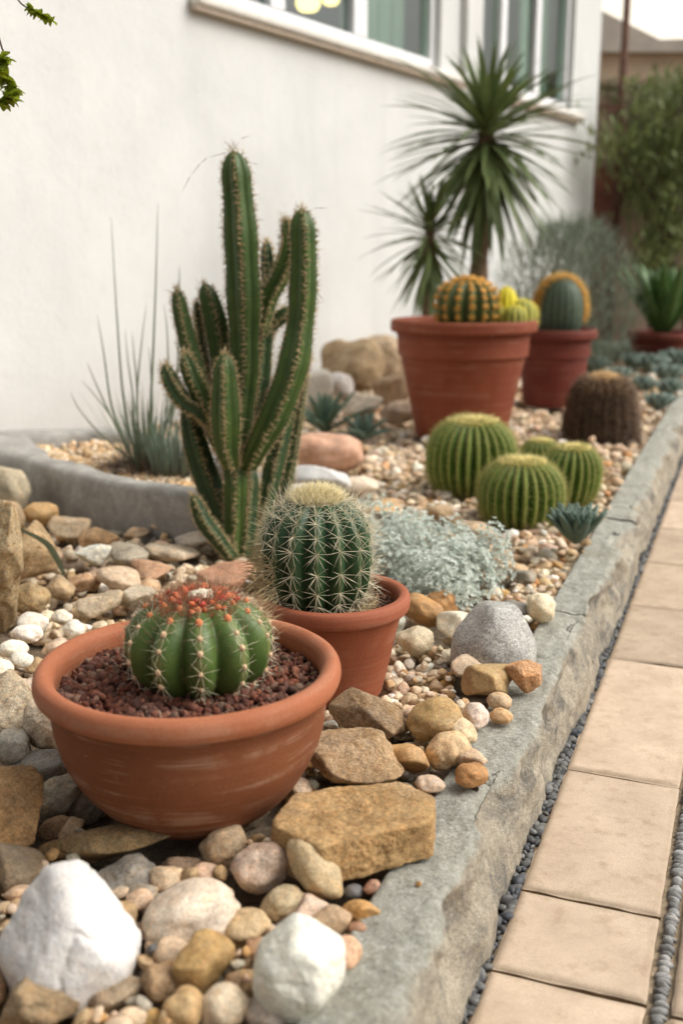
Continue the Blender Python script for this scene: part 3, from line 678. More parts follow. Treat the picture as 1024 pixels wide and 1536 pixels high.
B = []; T = []
for k in range(900):
    an = rr_.uniform(0, 2*PI); q = rr_.uniform(.02, .085); p = np.array([q*math.cos(an), q*math.sin(an), zt1-.002-.055*(max(0, q-.03)/.06)**2])
    d = np.array([math.cos(an)*q*9, math.sin(an)*q*9, .75])+rr_.normal(size=3)*.28; d /= np.linalg.norm(d); B.append(p); T.append(p+d*rr_.uniform(.014, .034))
spines(B, T, .00034, 'crown_bristle', SP_BR, mc)
B = []; T = []
for k in range(900):
    an = rr_.uniform(0, 2*PI); q = rr_.uniform(.018, .06); p = np.array([q*math.cos(an), q*math.sin(an), zt1+.002-.02*(q/.066)**2])
    d = np.array([math.cos(an)*q*9, math.sin(an)*q*9, .8])+rr_.normal(size=3)*.35; d /= np.linalg.norm(d); B.append(p); T.append(p+d*rr_.uniform(.006, .016))
spines(B, T, .00045, 'red_bristle', plain('red_bristle', (.50, .13, .06), .6, .4, 90), mc)
B = []; T = []                     # long straw bristles leaning out at the back right
for k in range(150):
    an = rr_.uniform(-.35, 1.6); q = .085; p = np.array([q*math.cos(an), q*math.sin(an), zt1-.045+rr_.normal()*.02])
    d = np.array([math.cos(an), math.sin(an), .55])+rr_.normal(size=3)*.3; d /= np.linalg.norm(d); B.append(p); T.append(p+d*rr_.uniform(.02, .05))
spines(B, T, .0003, 'side_bristle', SP_TAN, mc)
# little pups half hidden behind
# bristly barrel in the second pot
zb2 = p2c[2]-.027
c2 = at_y(476, 900, p2c[1]-.002)
sc2 = thing('barrel_cactus', (c2[0], c2[1], zb2), 'bristly dark green ball cactus with long cream star spines, in the mid sized pot', 'cactus')
R2, H2 = .1, .2
fn2 = globe(e=2.5, dip=.015); V_, F_, C_, ar2 = ribbed(15, R2, H2, fn2, .2, 10, 64, 1., 5)
SKIN2 = plant_mat('dark_cactus_skin', (.016, .052, .020), (.036, .085, .03), (.08, .12, .05), .93, 1., .4, 40)
put('body', V_, F_, SKIN2, sc2, None, True, {'crest': C_})
B, T, Rr, A = star(ar2, 15, np.linspace(.07, .86, 9), 9, .036, 3, .040, .00045, 9, .42, .35)
spines(B, T, Rr, 'spine_cover', SP_PALE, sc2)
B = []; T = []
for k in range(1500):
    an = rr_.uniform(0, 2*PI); q = .042*math.sqrt(rr_.uniform()); p = np.array([q*math.cos(an), q*math.sin(an), H2+.004-.016*(q/.042)**2])
    d = np.array([math.cos(an)*q*16, math.sin(an)*q*16, 1])+rr_.normal(size=3)*.22; d /= np.linalg.norm(d); B.append(p); T.append(p+d*rr_.uniform(.014, .032))
spines(B, T, .0005, 'crown_bristle', plain('straw_crown', (.80, .68, .38), .7, .15, 80), sc2)
v, f = ico(3); put('wool_crown', v*np.array([.032, .032, .012])+np.array([0, 0, H2-.006]), f, plain('straw_wool', (.6, .5, .28), .9, .15, 200, .5), sc2)
# dry roots and dead spines on the grit
B = []; T = []
for k in range(420):
    an = rr_.uniform(-1.2, 1.4); q = rr_.uniform(.085, .108); p = np.array([q*math.cos(an), q*math.sin(an), .002+rr_.uniform(0, .012)]); d = rr_.normal(size=3); d[2] = abs(d[2])*.35; d /= np.linalg.norm(d)
    B.append(p); T.append(p+d*rr_.uniform(.008, .02))
spines(B, T, .00035, 'dead_spine', SP_TAN, sc2)
B = []; T = []
for k in range(420):
    an = rr_.uniform(2.0, 4.0); p = np.array([.1*math.cos(an), .1*math.sin(an), rr_.uniform(.03, .11)]); d = np.array([math.cos(an), math.sin(an), .1])+rr_.normal(size=3)*.45; d /= np.linalg.norm(d)
    B.append(p); T.append(p+d*rr_.uniform(.025, .05))
spines(B, T, .0005, 'side_bristle', SP_TAN, sc2)

# golden barrels set in the gravel
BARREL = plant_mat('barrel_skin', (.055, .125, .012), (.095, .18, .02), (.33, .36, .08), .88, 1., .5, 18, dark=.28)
SP_YG = plain('yellow_green_spine', (.42, .38, .12), .5, .2, 60)
def barrel(cpx, base_py, wpx, hk, nr, seed, label, lean=(0, 0), spread=1.):
    g = at_z(cpx, base_py, BED); D = wpx*math.hypot(g[1], .7)/FPX; R = D/2*.93; c = np.array([g[0], g[1]+R*.55, BED-.012]); H = hk*R*2
    o = thing('barrel_cactus', c, label, 'cactus', 'round golden barrel cacti growing in the gravel')
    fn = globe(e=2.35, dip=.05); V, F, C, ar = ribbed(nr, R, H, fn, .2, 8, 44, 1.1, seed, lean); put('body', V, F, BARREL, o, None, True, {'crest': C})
    B, T, Rr, A = star(ar, nr, np.linspace(.05, .9, 20), 6, R*.17, 1, R*.20, .0008, seed, .55, .3); spines(B, T, Rr*.7, 'spine_cover', SP_YG, o)
    B = []; T = []
    for k in range(900):
        an = rr_.uniform(0, 2*PI); q = .50*R*math.sqrt(rr_.uniform()); p = np.array([q*math.cos(an)+lean[0], q*math.sin(an)+lean[1], H*(.95-.03*(q/R/.5)**2)]); d = np.array([math.cos(an)*q/R*1.5, math.sin(an)*q/R*1.5, 1])+rr_.normal(size=3)*.3; d /= np.linalg.norm(d)
        B.append(p); T.append(p+d*rr_.uniform(.012, .026)*R/.13)
    spines(B, T, .0014, 'crown_bristle', plain('golden_crown', (.92, .72, .30), .7, .15, 60), o)
    v, f = ico(3); put('wool_crown', v*np.array([.36*R, .36*R, .05*R])+np.array([lean[0], lean[1], H*.93]), f, plain('golden_wool', (.82, .64, .30), .95, .15, 100, .5), o); return o
barrel(710, 742, 146, .86, 27, 2, 'barrel cactus nearest the largest pot, left of its group')
barrel(785, 790, 143, .78, 26, 4, 'barrel cactus at the front of the group, with a wide golden crown', (0, .0))
barrel(852, 758, 104, .98, 22, 7, 'barrel cactus at the right of the group, leaning towards the kerb', (.015, -.01))
barrel(812, 705, 66, .8, 20, 9, 'smallest barrel cactus, tucked behind the others')
# brown hairy cactus
g = at_z(910, 657, BED); Rb = .145
hb = thing('hairy_cactus', (g[0], g[1]+.12, BED-.01), 'dark brown bristle covered cactus stump with a straw coloured flat top', 'cactus')
def fnb(t):
    if t < .5: q = t/.5; return 1-.06*q-.08*q*q, q*.56
    q = (t-.5)/.5; return .86*max(0, math.cos(q*PI/2))**.9+.003, .56+.44*math.sin(q*PI/2)
V_, F_, C_, arb = ribbed(18, Rb, .265, fnb, .05, 6, 36, 1., 2); put('body', V_, F_, plant_mat('brown_cactus_skin', (.05, .035, .022), (.08, .055, .03), (.07, .05, .03), .9, 1., .8, 30), hb, None, True, {'crest': C_})
B, T, Rr, A = star(arb, 36, np.linspace(.02, .8, 30), 6, .042, 3, .04, .0012, 4, .8, .5)
spines(B, T, Rr, 'bristle_cover', plain('dark_bristle', (.125, .08, .055), .7, .4, 40), hb)
m_ = rr_.uniform(size=len(B)) < .3; spines(B[m_]+0, T[m_]+(T[m_]-B[m_])*.25, Rr[m_], 'pale_bristle', plain('mid_brown_bristle', (.30, .20, .12), .7, .4, 40), hb)
B = []; T = []
for k in range(2600):
    an = rr_.uniform(0, 2*PI); q = .74*Rb*math.sqrt(rr_.uniform(.0, 1)); p = np.array([q*math.cos(an), q*math.sin(an), .265-.07*(q/(.74*Rb))**2.2]); d = np.array([math.cos(an)*q*7, math.sin(an)*q*7, .8])+rr_.normal(size=3)*.3; d /= np.linalg.norm(d); B.append(p); T.append(p+d*rr_.uniform(.02, .04))
spines(B, T, .0012, 'crown_bristle', plain('straw_bristle', (.68, .46, .22), .7, .25, 60), hb)
# golden ribbed cactus and yellow cactus in the largest pot
gz = p3c[2]-.05
q = at_y(700, 462, p3c[1]-.04); gc = thing('golden_cactus', (q[0], q[1], gz), 'round cactus with golden orange spine rows, in the largest pot', 'cactus')
V_, F_, C_, arg = ribbed(15, .138, .225, globe(e=2.3), .2, 8, 44, 1., 6); put('body', V_, F_, plant_mat('golden_cactus_skin', (.05, .08, .02), (.09, .12, .03), (.30, .22, .05), .9, 1., .5, 20), gc, None, True, {'crest': C_})
B, T, Rr, A = star(arg, 15, np.linspace(.06, .95, 9), 20, .019, 4, .018, .0024, 4, .5); spines(B, T, Rr, 'spine_cover', plain('amber_spine', (.78, .40, .08), .5, .3, 30), gc)
q = at_y(768, 465, p3c[1]-.0); yc = thing('yellow_cactus', (q[0], q[1], gz), 'small clumping cactus with bright yellow heads, at the right of the largest pot', 'cactus')
YEL = plant_mat('yellow_cactus_skin', (.7, .6, .03), (.95, .82, .03), (.95, .85, .1), .85, 1., .6, 20); YG = plant_mat('yellow_green_skin', (.16, .2, .04), (.36, .36, .08), (.6, .55, .15), .8, 1., .6, 20)
for i, (dx, dy, r, h, m) in enumerate(((-.028, 0, .05, .185, YEL), (.04, -.01, .055, .135, YG), (.0, -.07, .05, .11, YG), (-.065, -.03, .045, .11, YG), (.075, .03, .045, .12, YG), (.02, .06, .05, .13, YEL))):
    V_, F_, C_, a_ = ribbed(11, r, h, globe(e=2.4), .15, 6, 24, 1., i); put('head', V_+np.array([dx, dy, 0]), F_, m, yc, None, True, {'crest': C_})
    B, T, Rr, A = star(a_, 11, np.linspace(.1, .95, 9), 5, .012, 1, .012, .001, i, .5); spines(B+np.array([dx, dy, 0]), T+np.array([dx, dy, 0]), Rr, 'spine_cover', SP_YEL, yc)
# cactus in the red pot
q = at_y(838, 490, p4c[1]-.01); oc = thing('ball_cactus', (q[0], q[1], p4c[2]-.055), 'upright grey green cactus edged with golden bristles, in the dark red pot', 'cactus')
V_, F_, C_, a_ = ribbed(22, .128, .33, globe(e=2.2), .02, 6, 44, 1., 3); put('body', V_, F_, plant_mat('grey_cactus_skin', (.045, .07, .045), (.075, .105, .065), (.10, .135, .08), .85, 1., .6, 30), oc, None, True, {'crest': C_})
B = []; T = []
for k in range(5200):
    t = rr_.uniform(-.45, PI+.1); x = math.cos(t)*.115; z = .165+math.sin(t)*.146; y = rr_.uniform(-.055, .075)
    s = math.sqrt(max(.1, 1-(y/.12)**2)); p = np.array([x*s, y, .165+(z-.165)*s]); d = np.array([math.cos(t), rr_.normal()*.35+y*4, math.sin(t)])+rr_.normal(size=3)*.7; d /= np.linalg.norm(d); B.append(p); T.append(p+d*rr_.uniform(.02, .062))
spines(B, T, .0012, 'spine_cover', plain('bright_gold_spine', (.88, .52, .12), .5, .15, 30, 0, .3), oc)
# ------------------------------------------------------------------ branching column cactus
YC = float(at_z(360, 832, BED)[1]); gcc = at_z(360, 832, BED)
cc = thing('column_cactus', (gcc[0], YC, BED-.02), 'tall branching column cactus with a cluster of ribbed green stems', 'cactus')
COLM = plant_mat('column_skin', (.036, .074, .014), (.070, .115, .023), (.36, .28, .16), .925, .985, .45, 20, bump=.2, dark=.85)
COLD = plant_mat('old_column_skin', (.025, .055, .018), (.05, .09, .028), (.24, .19, .10), .92, .98, .5, 22, bump=.2, dark=.75)
def column(pts, mat, nr=5, seed=0, tip_round=.6, spl=.0155, rib=.24, phase=None, long=True):
    """pts: (px, py, width px, depth offset)"""
    P3 = []; W = []
    for px, py, w, dy in pts:
        p = at_y(px, py, YC+dy)-np.array([gcc[0], YC, BED-.02]); P3.append(p); W.append(w*(YC+dy)/FPX*.5*1.02)
    P3 = smooth_prof(np.array(P3), 14); W = smooth_prof(np.column_stack([W, W]), 14)[:, 0]
    L = np.concatenate([[0], np.cumsum(np.linalg.norm(np.diff(P3, axis=0), axis=1))]); n = max(24, int(L[-1]/.006)); s = np.linspace(0, L[-1], n)
    C = np.column_stack([np.interp(s, L, P3[:, i]) for i in range(3)]); Wd = np.interp(s, L, W)
    tl = W[-1]*2.2; k = np.clip((L[-1]-s)/tl, 0, 1); Wd = Wd*np.sqrt(np.maximum(1-(1-k)**2.3, .0015)); Wd = Wd*(1+.035*np.sin(s*38+seed)+.03*np.sin(s*17+seed*2))
    tan = np.gradient(C, axis=0); tan = unit_rows(tan); ref = np.array([0, -1., 0]); ph = (seed*1.7 % 1.2 if phase is None else phase)
    u = unit_rows(ref-tan*(tan@ref)[:, None]); w_ = np.cross(tan, u); per = 14; m = nr*per; a = np.linspace(0, 2*PI, m, endpoint=False)+ph
    cr = np.abs(np.cos((a-ph)*nr/2))**1.25; rad = 1-rib*(1-cr)
    V = C[:, None, :]+Wd[:, None, None]*rad[None, :, None]*(np.cos(a)[None, :, None]*u[:, None, :]+np.sin(a)[None, :, None]*w_[:, None, :])
    notch = 1+.03*np.sin(s*2*PI/.016)[:, None]*cr[None, :]**4; V = C[:, None, :]+(V-C[:, None, :])*notch[..., None]
    i = np.arange(n-1)[:, None]*m; j = np.arange(m)[None]; kk = (j+1) % m; f = np.stack([i+j, i+kk, i+m+kk, i+m+j], -1).reshape(-1, 4)
    fl = [tuple(q) for q in f]+[tuple(range((n-1)*m, n*m)), tuple(range(m))[::-1]]
    o = put('stem', V.reshape(-1, 3), fl, mat, cc, None, True, {'crest': (cr[None, :]*(.945+.055*np.sin(s*2*PI/.0105+seed))[:, None]).ravel()})
    r = np.random.default_rng(seed+50); B = []; T = []
    for rb in range(nr):
        an = ph+2*PI*rb/nr; q = .004
        while q < L[-1]:
            i0 = min(n-1, int(q/L[-1]*(n-1))); d = math.cos(an)*u[i0]+math.sin(an)*w_[i0]; p = C[i0]+d*Wd[i0]; sd = np.cross(tan[i0], d)
            for e in range(8):
                dd = d*(.8 if e < 2 else .35)+sd*r.normal()*.75+tan[i0]*r.normal()*.55+np.array([0, 0, .1]); dd /= np.linalg.norm(dd); B.append(p); T.append(p+dd*spl*r.uniform(.5, 1.25))
            if long and r.uniform() < .05:
                dd = d+r.normal(size=3)*.3; dd /= np.linalg.norm(dd); B.append(p); T.append(p+dd*spl*2)
            q += .0105
    for e in range(36):
        dd = tan[-1]+r.normal(size=3)*.5; dd /= np.linalg.norm(dd); p = C[-2]+r.normal(size=3)*W[-1]*.25; B.append(p); T.append(p+dd*spl*r.uniform(.8, 1.9))
    B = np.array(B); T = np.array(T); pick = r.uniform(size=len(B)) < (.68 if L[-1] > .35 else 2)
    sp_ = spines(B, T, np.where(pick, .0007, .0006), 'spine_cover', SP_TAN, o)
    if (~pick).any(): sp_.data.materials.append(SP_DK); sp_.data.polygons.foreach_set('material_index', np.repeat((~pick).astype(np.int32), 9))
    return o
# trunk and stems, base first
column([(352, 838, 36, .0), (353, 780, 36, 0), (354, 720, 36, 0), (352, 690, 38, .01), (357, 640, 40, .03), (366, 560, 44, .05), (366, 460, 48, .05), (361, 350, 49, .05), (355, 270, 43, .05), (350, 226, 34, .05)], COLM, 5, 1, phase=.05)
column([(372, 700, 26, .0), (385, 670, 38, -.02), (412, 618, 44, -.03), (436, 555, 46, -.03), (450, 480, 43, -.02), (454, 400, 40, -.02), (453, 345, 37, -.02), (452, 313, 28, -.02)], COLM, 5, 2, phase=.25)
column([(348, 700, 22, -.03), (341, 670, 36, -.05), (339, 620, 42, -.06), (338, 570, 38, -.06), (337, 530, 22, -.06)], COLM, 5, 3, phase=.0)
column([(345, 700, 24, .05), (320, 640, 26, .05), (300, 580, 28, .04), (284, 520, 27, .04), (272, 470, 23, .04), (265, 434, 17, .04)], COLM, 5, 4, phase=.1)
column([(340, 640, 30, .1), (334, 560, 34, .1), (326, 500, 34, .1), (315, 455, 32, .1), (306, 425, 22, .1)], COLM, 5, 5, phase=.3)
column([(326, 640, 24, .0), (302, 618, 28, -.01), (274, 600, 28, -.02), (257, 575, 26, -.02), (246, 546, 18, -.02)], COLD, 5, 6)
column([(330, 650, 24, .0), (306, 600, 30, -.01), (287, 560, 28, -.01), (277, 528, 18, -.01)], COLM, 5, 7)
column([(356, 836, 30, .06), (330, 770, 40, .06), (303, 700, 40, .06), (286, 640, 32, .06), (282, 600, 22, .07)], COLD, 5, 8)
column([(348, 836, 20, -.03), (326, 808, 24, -.05), (305, 780, 24, -.06), (289, 742, 15, -.06)], COLD, 5, 9, phase=.2)
column([(370, 836, 34, .04), (392, 770, 34, .05), (410, 700, 30, .07), (424, 640, 28, .09), (440, 560, 24, .1)], COLD, 5, 10)
column([(378, 836, 40, .1), (408, 770, 36, .12), (430, 690, 30, .13), (444, 610, 26, .13), (458, 520, 20, .13)], COLD, 5, 11)
column([(378, 690, 26, .12), (390, 560, 32, .15), (394, 500, 32, .15), (388, 460, 30, .15), (384, 420, 20, .15)], COLD, 5, 12)
column([(388, 500, 22, .12), (400, 450, 30, .12), (420, 412, 30, .12), (434, 370, 28, .12), (428, 328, 18, .12)], COLM, 5, 13)
column([(402, 450, 12, .18), (403, 420, 22, .18), (401, 385, 20, .18), (400, 361, 12, .18)], COLD, 5, 14, long=False)
column([(396, 520, 18, .16), (405, 490, 22, .16), (425, 472, 22, .16), (440, 462, 14, .16)], COLD, 5, 15)
column([(318, 620, 18, .12), (306, 560, 22, .12), (300, 500, 18, .12), (295, 452, 10, .12)], COLD, 5, 16)
column([(366, 836, 30, .0), (372, 760, 32, .02), (376, 700, 28, .03)], COLD, 5, 17)
# loose long spines at the tips
def wisp(px_list, dy):
    return [at_y(a, b, YC+dy)-np.array([gcc[0], YC, BED-.02]) for a, b in px_list]
B = []; T = []
for poly in ([(349, 227), (362, 208), (377, 203)], [(350, 228), (340, 216), (335, 210)], [(340, 229), (310, 237), (300, 246)], [(300, 246), (285, 265), (272, 290)], [(372, 243), (380, 245), (389, 247)], [(462, 318), (472, 312), (497, 312)], [(468, 430), (478, 442), (487, 452)]):
    w = wisp(poly, .04); B += [w[0], w[1]]; T += [w[1], w[2]]
spines(B, T, .0008, 'long_spine', SP_DK, cc)

# ------------------------------------------------------------------ concrete trough
ZT_ = .285
outer = np.array([(-1.31, 3.94), (-1.40, 3.74), (-1.25, 3.565), (-1.09, 3.44), (-.935, 3.28), (-.78, 3.11), (-.565, 2.915), (-.40, 2.83), (-.26, 2.86), (-.20, 2.98), (-.27, 3.20), (-.45, 3.55), (-.68, 3.86), (-.88, 3.98), (-1.03, 3.97)])
def loop(pts, k=8):
    n = len(pts); out = []
    for i in range(n):
        p0, p1, p2, p3 = pts[i-1], pts[i], pts[(i+1) % n], pts[(i+2) % n]
        for t in np.linspace(0, 1, k, endpoint=False): out.append(.5*((2*p1)+(p2-p0)*t+(2*p0-5*p1+4*p2-p3)*t*t+(3*p1-p0-3*p2+p3)*t**3))
    return np.array(out)
OL = loop(outer); tn = np.roll(OL, -1, 0)-np.roll(OL, 1, 0); tn /= np.linalg.norm(tn, axis=1)[:, None]; nin = np.column_stack([-tn[:, 1], tn[:, 0]])
ctr = OL.mean(0); 
if ((ctr-OL)*nin).sum() < 0: nin = -nin
rings = []
for off, z in [(.0, BED-.04), (-.004, .16), (-.006, .20), (-.004, .24), (.0, .268), (.008, .281), (.022, ZT_), (.05, ZT_+.001), (.075, ZT_-.001), (.086, ZT_-.008), (.092, .26), (.096, .22)]:
    rings.append(np.column_stack([OL+nin*off*(1+2.2*np.clip((-1.0-OL[:, :1])/.35, 0, 1)), np.full(len(OL), z)]))
V = np.concatenate(rings); m = len(OL); V += (fbm(V*14, 3)*.004)[:, None]*np.array([1, 1, .5]); V += (fbm(V*3.5+7, 2)*.008)[:, None]*np.array([1, 1, .6])
o0 = np.array([ctr[0], ctr[1], BED-.02]); V -= o0
i = np.arange(len(rings)-1)[:, None]*m; j = np.arange(m)[None]; k = (j+1) % m; f = np.stack([i+j, i+k, i+m+k, i+m+j], -1).reshape(-1, 4)
if True: f = f[:, ::-1]
mt, nt, b = base_mat('weathered_concrete'); N = NT(nt); Pp = N.pos(False)
c = N.mix(N.ramp(N.noise(Pp, 9, 6, .65, .5), [(.3, 0.), (.7, 1.)]), (.24, .23, .205), (.48, .455, .41)); c = N.mix(N.ramp(N.noise(Pp, 42, 5, .7), [(.52, 0.), (.7, .6)]), c, (.56, .53, .475))
c = N.mix(N.ramp(N.noise(Pp, 4, 4, .6), [(.5, 0.), (.72, .7)]), c, (.24, .225, .205)); c = N.mix(1, c, N.ramp(N.noise(Pp, 330, 3), [(.3, .75), (.65, 1.12)]), 'MULTIPLY')
N.l(c, b.inputs['Base Color']); b.inputs['Roughness'].default_value = .9; N.bump(b, N.math('ADD', N.noise(Pp, 80, 5, .7), N.noise(Pp, 300, 3)), .5, .004)
tr = thing('stone_trough', o0, 'weathered grey concrete trough planter curving along the white wall', 'planter')
put('basin', V, f, mt, tr)
GRC = [(.52, .36, .2), (.58, .46, .32), (.46, .30, .15), (.62, .53, .42), (.4, .3, .2)]
P = Pile(); r = np.random.default_rng(77); IN = OL+nin*.09*(1+2.2*np.clip((-1.0-OL[:, :1])/.35, 0, 1)); fz = .238-o0[2]
base = np.column_stack([IN-ctr, np.full(m, fz-.006)]); base = np.vstack([base, [[0, 0, fz]]]); P.add(base, np.array([(q, (q+1) % m, m) for q in range(m)]), (.2, .14, .09))
for _ in range(1500):
    e = r.integers(m); t = math.sqrt(r.uniform(0, .96)); p = (IN[e]-ctr)*t; v, ff = SMALL[r.integers(len(SMALL))]; s = r.uniform(.008, .02)*np.array([1, .8, .6])
    P.add((v*s)@rot_mat(r).T+np.array([p[0], p[1], fz+r.uniform(0, .006)]), ff, shift_col(GRC[r.integers(5)], rnd, .2))
stuff(P.build('gravel_fill', M['gravel'], tr))
# grass tussock in the trough
GR = plant_mat('reed_leaf', (.12, .155, .10), (.19, .23, .15), None, rough=.6, scale=14, along=(.14, .10, .07), trans=.2); GB = plant_mat('blue_reed', (.17, .22, .20), (.25, .30, .27), None, rough=.6, scale=14, along=(.12, .15, .08))
gb = at_z(222, 706, .24); gr = thing('reed_tussock', gb, 'wispy tussock of thin blue green reeds growing in the trough', 'grass plant')
def reed(pts, w, dy):
    P3 = smooth_prof(np.array([at_y(a, b_, gb[1]+dy)-gb for a, b_ in pts]), 6); n = len(P3); V = []; F = []
    for i_, p in enumerate(P3):
        t = i_/(n-1); r_ = w*(1-t**1.6)+.0003
        for q in range(4): a = q*PI/2; V.append(p+np.array([r_*math.cos(a), r_*math.sin(a), 0]))
        if i_: 
            for q in range(4): F.append((4*i_-4+q, 4*i_-4+(q+1) % 4, 4*i_+(q+1) % 4, 4*i_+q))
    return np.array(V), F
tall = MB(); 
for pts, w, dy in (([(218, 700), (226, 610), (233, 450), (237, 305)], .0060, .02), ([(205, 690), (186, 600), (176, 480), (167, 325)], .0055, .05), ([(190, 670), (168, 610), (156, 530), (146, 472)], .005, .0), ([(212, 690), (206, 600), (212, 520), (220, 455)], .0045, .06),
                   ([(240, 690), (252, 590), (251, 500), (246, 456)], .0045, .08), ([(248, 690), (266, 560), (269, 440), (269, 398)], .005, .1), ([(200, 690), (170, 630), (140, 590), (122, 570)], .0045, -.02), ([(196, 690), (150, 650), (120, 615), (106, 588)], .0045, -.03),
                   ([(204, 690), (200, 600), (192, 540), (188, 494)], .004, .03), ([(206, 690), (206, 590), (201, 530), (198, 498)], .004, .05), ([(200, 690), (160, 610), (142, 570), (131, 543)], .0045, .02), ([(235, 690), (260, 600), (268, 540), (262, 510)], .004, .0), ([(225, 690), (228, 600), (226, 550), (223, 520)], .004, .03)):
    tall.add(*reed(pts, w*.8, dy))
tall.build('tall_reed', GB, gr, None, True)
it = []; r = np.random.default_rng(9)
for k in range(170):
    a = r.uniform(0, 2*PI); q = r.uniform(0, .085); d = np.array([math.cos(a)*r.uniform(.05, .55), math.sin(a)*r.uniform(.05, .55), 1]); it.append(((q*math.cos(a), q*math.sin(a), 0), d, r.uniform(.1, .32), r.uniform(.003, .006), r.uniform(-.1, .4)))
blades(it, 'short_leaf', GR, gr, 5)
it = []
for k in range(700):
    a = r.uniform(0, 2*PI); q = r.uniform(.01, .11); d = np.array([math.cos(a), math.sin(a), r.uniform(.1, 1.2)]); it.append(((q*math.cos(a), q*math.sin(a), 0), d, r.uniform(.06, .17), .003, r.uniform(0, 1.5)))
blades(it, 'dry_thatch', plain('dry_thatch', (.22, .16, .12), .9, .4, 60), gr, 4)
gb2 = at_z(262, 722, .24)+np.array([0, .06, 0]); g2 = thing('grass_tuft', gb2, 'soft blue green grass tuft in the trough, against the column cactus', 'grass plant'); it = []
for k in range(240):
    a = r.uniform(0, 2*PI); q = .07*math.sqrt(r.uniform()); d = np.array([math.cos(a)*.3, math.sin(a)*.3, 1]); it.append(((q*math.cos(a), q*math.sin(a), 0), d, r.uniform(.1, .2), .004, r.uniform(-.1, .5)))
blades(it, 'leaf', plant_mat('soft_grass', (.13, .175, .13), (.19, .24, .18), None, rough=.7, scale=20, along=(.1, .08, .05), trans=.2), g2, 5)

# ------------------------------------------------------------------ yuccas
YL = plant_mat('yucca_leaf', (.085, .125, .045), (.18, .225, .08), None, rough=.4, scale=5, trans=.15, along=(.20, .22, .09)); BARK = plain('yucca_bark', (.20, .13, .085), .95, .3, 30, .8)
def yucca(px, py, Y, gx, L, n, th, lean, label, seed, wl_=.042):
    top = at_y(px, py, Y); base = np.array([top[0]+lean, Y, BED-.02]); o = thing('yucca', base, label, 'yucca'); rel = top-base; r = np.random.default_rng(seed)
    pts = smooth_prof(np.array([(0, 0, 0), (rel[0]*.15, 0, rel[2]*.4), (rel[0]*.8, 0, rel[2]*.8), rel*1.0]), 8); V = []; F = []
    for i_, p in enumerate(pts):
        for q in range(14): a = q*2*PI/14; rr = th*(1.15-.3*i_/len(pts))*(1+.1*math.sin(i_*2.1+q)); V.append(p+np.array([rr*math.cos(a), rr*math.sin(a), 0]))
        if i_: F += [(14*(i_-1)+q, 14*(i_-1)+(q+1) % 14, 14*i_+(q+1) % 14, 14*i_+q) for q in range(14)]
    put('trunk', V, F, BARK, o); it = []
    for k in range(n):
        t = k/n; el = math.radians(78-158*t**.9+r.uniform(-10, 10)); a = k*2.39996+r.uniform(-.2, .2); d = np.array([math.cos(a)*math.cos(el), math.sin(a)*math.cos(el), math.sin(el)])
        it.append((rel+np.array([0, 0, .03-.16*t])+d*.02, d, L*r.uniform(.75, 1.08)*(.72 if t < .18 else 1), wl_*r.uniform(.8, 1.15), r.uniform(.15, .7) if el > -.4 else .15))
    blades(it, 'crown', YL, o, 7, .35); return o
yucca(730, 196, 5.55, 0, .56, 210, .045, -.03, 'tall yucca with a spiky round crown on a bare trunk, behind the largest pot', 3)
yucca(645, 345, 5.45, 0, .36, 120, .026, -.01, 'smaller yucca with a star shaped crown, left of the tall yucca', 8, .026)

# ------------------------------------------------------------------ leafy plants
def rosette(name, loc, n, L, w, mat, label, cat, group=None, seed=0, up=.2, droop=.1, thick=.4, seg=5, part='leaf', sc=1.):
    o = thing(name, loc, label, cat, group); r = np.random.default_rng(seed); it = []
    for k in range(n):
        t = k/n; a = k*2.39996; el = math.radians(85-(85-math.degrees(up))*t); d = np.array([math.cos(a)*math.cos(el), math.sin(a)*math.cos(el), math.sin(el)])
        it.append(((0, 0, .01+.01*(1-t)), d, L*(.6+.45*t)*r.uniform(.9, 1.1), w, droop))
    b_ = blades(it, part, mat, o, seg, thick); md = b_.modifiers.new('thickness', 'SOLIDIFY'); md.thickness = w*.22; return o
AG = plant_mat('agave_leaf', (.06, .10, .07), (.12, .17, .125), None, rough=.5, scale=30, along=(.16, .2, .15)); SUC = plant_mat('succulent_leaf', (.10, .145, .115), (.20, .25, .205), None, rough=.6, scale=20, along=(.10, .15, .12))
ALO = plant_mat('aloe_leaf', (.075, .13, .09), (.13, .19, .12), None, rough=.5, scale=18)
g = at_z(866, 838, BED); rosette('small_agave', (g[0], g[1]+.03, BED+.025), 60, .115, .030, AG, 'small blue green agave rosette beside the kerb', 'agave', None, 4, .55, -.5, .6)
g = at_z(486, 652, BED); rosette('aloe', (g[0], g[1], BED), 16, .26, .035, ALO, 'spiky dark green aloe left of the pale boulders', 'aloe', None, 7, .35, .1, .5, 7)
g = at_z(545, 662, BED); rosette('aloe', (g[0], g[1], BED), 10, .16, .045, AG, 'low grey green aloe lying beside the pinkish dome stone', 'aloe', None, 9, .1, .2, .5, 7)
g = np.array([p5c[0], p5c[1], p5c[2]-.05]); o = rosette('leafy_agave', g, 40, .62, .10, plant_mat('green_agave_leaf', (.055, .12, .03), (.10, .19, .05), None, rough=.4, scale=6, trans=.1), 'bright green fan of broad leaves in the low red pot', 'agave', None, 5, .85, -.1, .4, 7)
sp = [(888, 545, .2, 6.6), (925, 560, .17, 6.2), (960, 575, .17, 5.9), (985, 600, .15, 5.5), (915, 530, .2, 7.0), (950, 540, .2, 6.8), (1000, 560, .2, 6.4), (880, 575, .14, 6.1), (975, 545, .22, 7.2), (1015, 540, .25, 7.0), (900, 520, .2, 7.6), (940, 520, .2, 7.8), (1003, 580, .17, 5.8)]
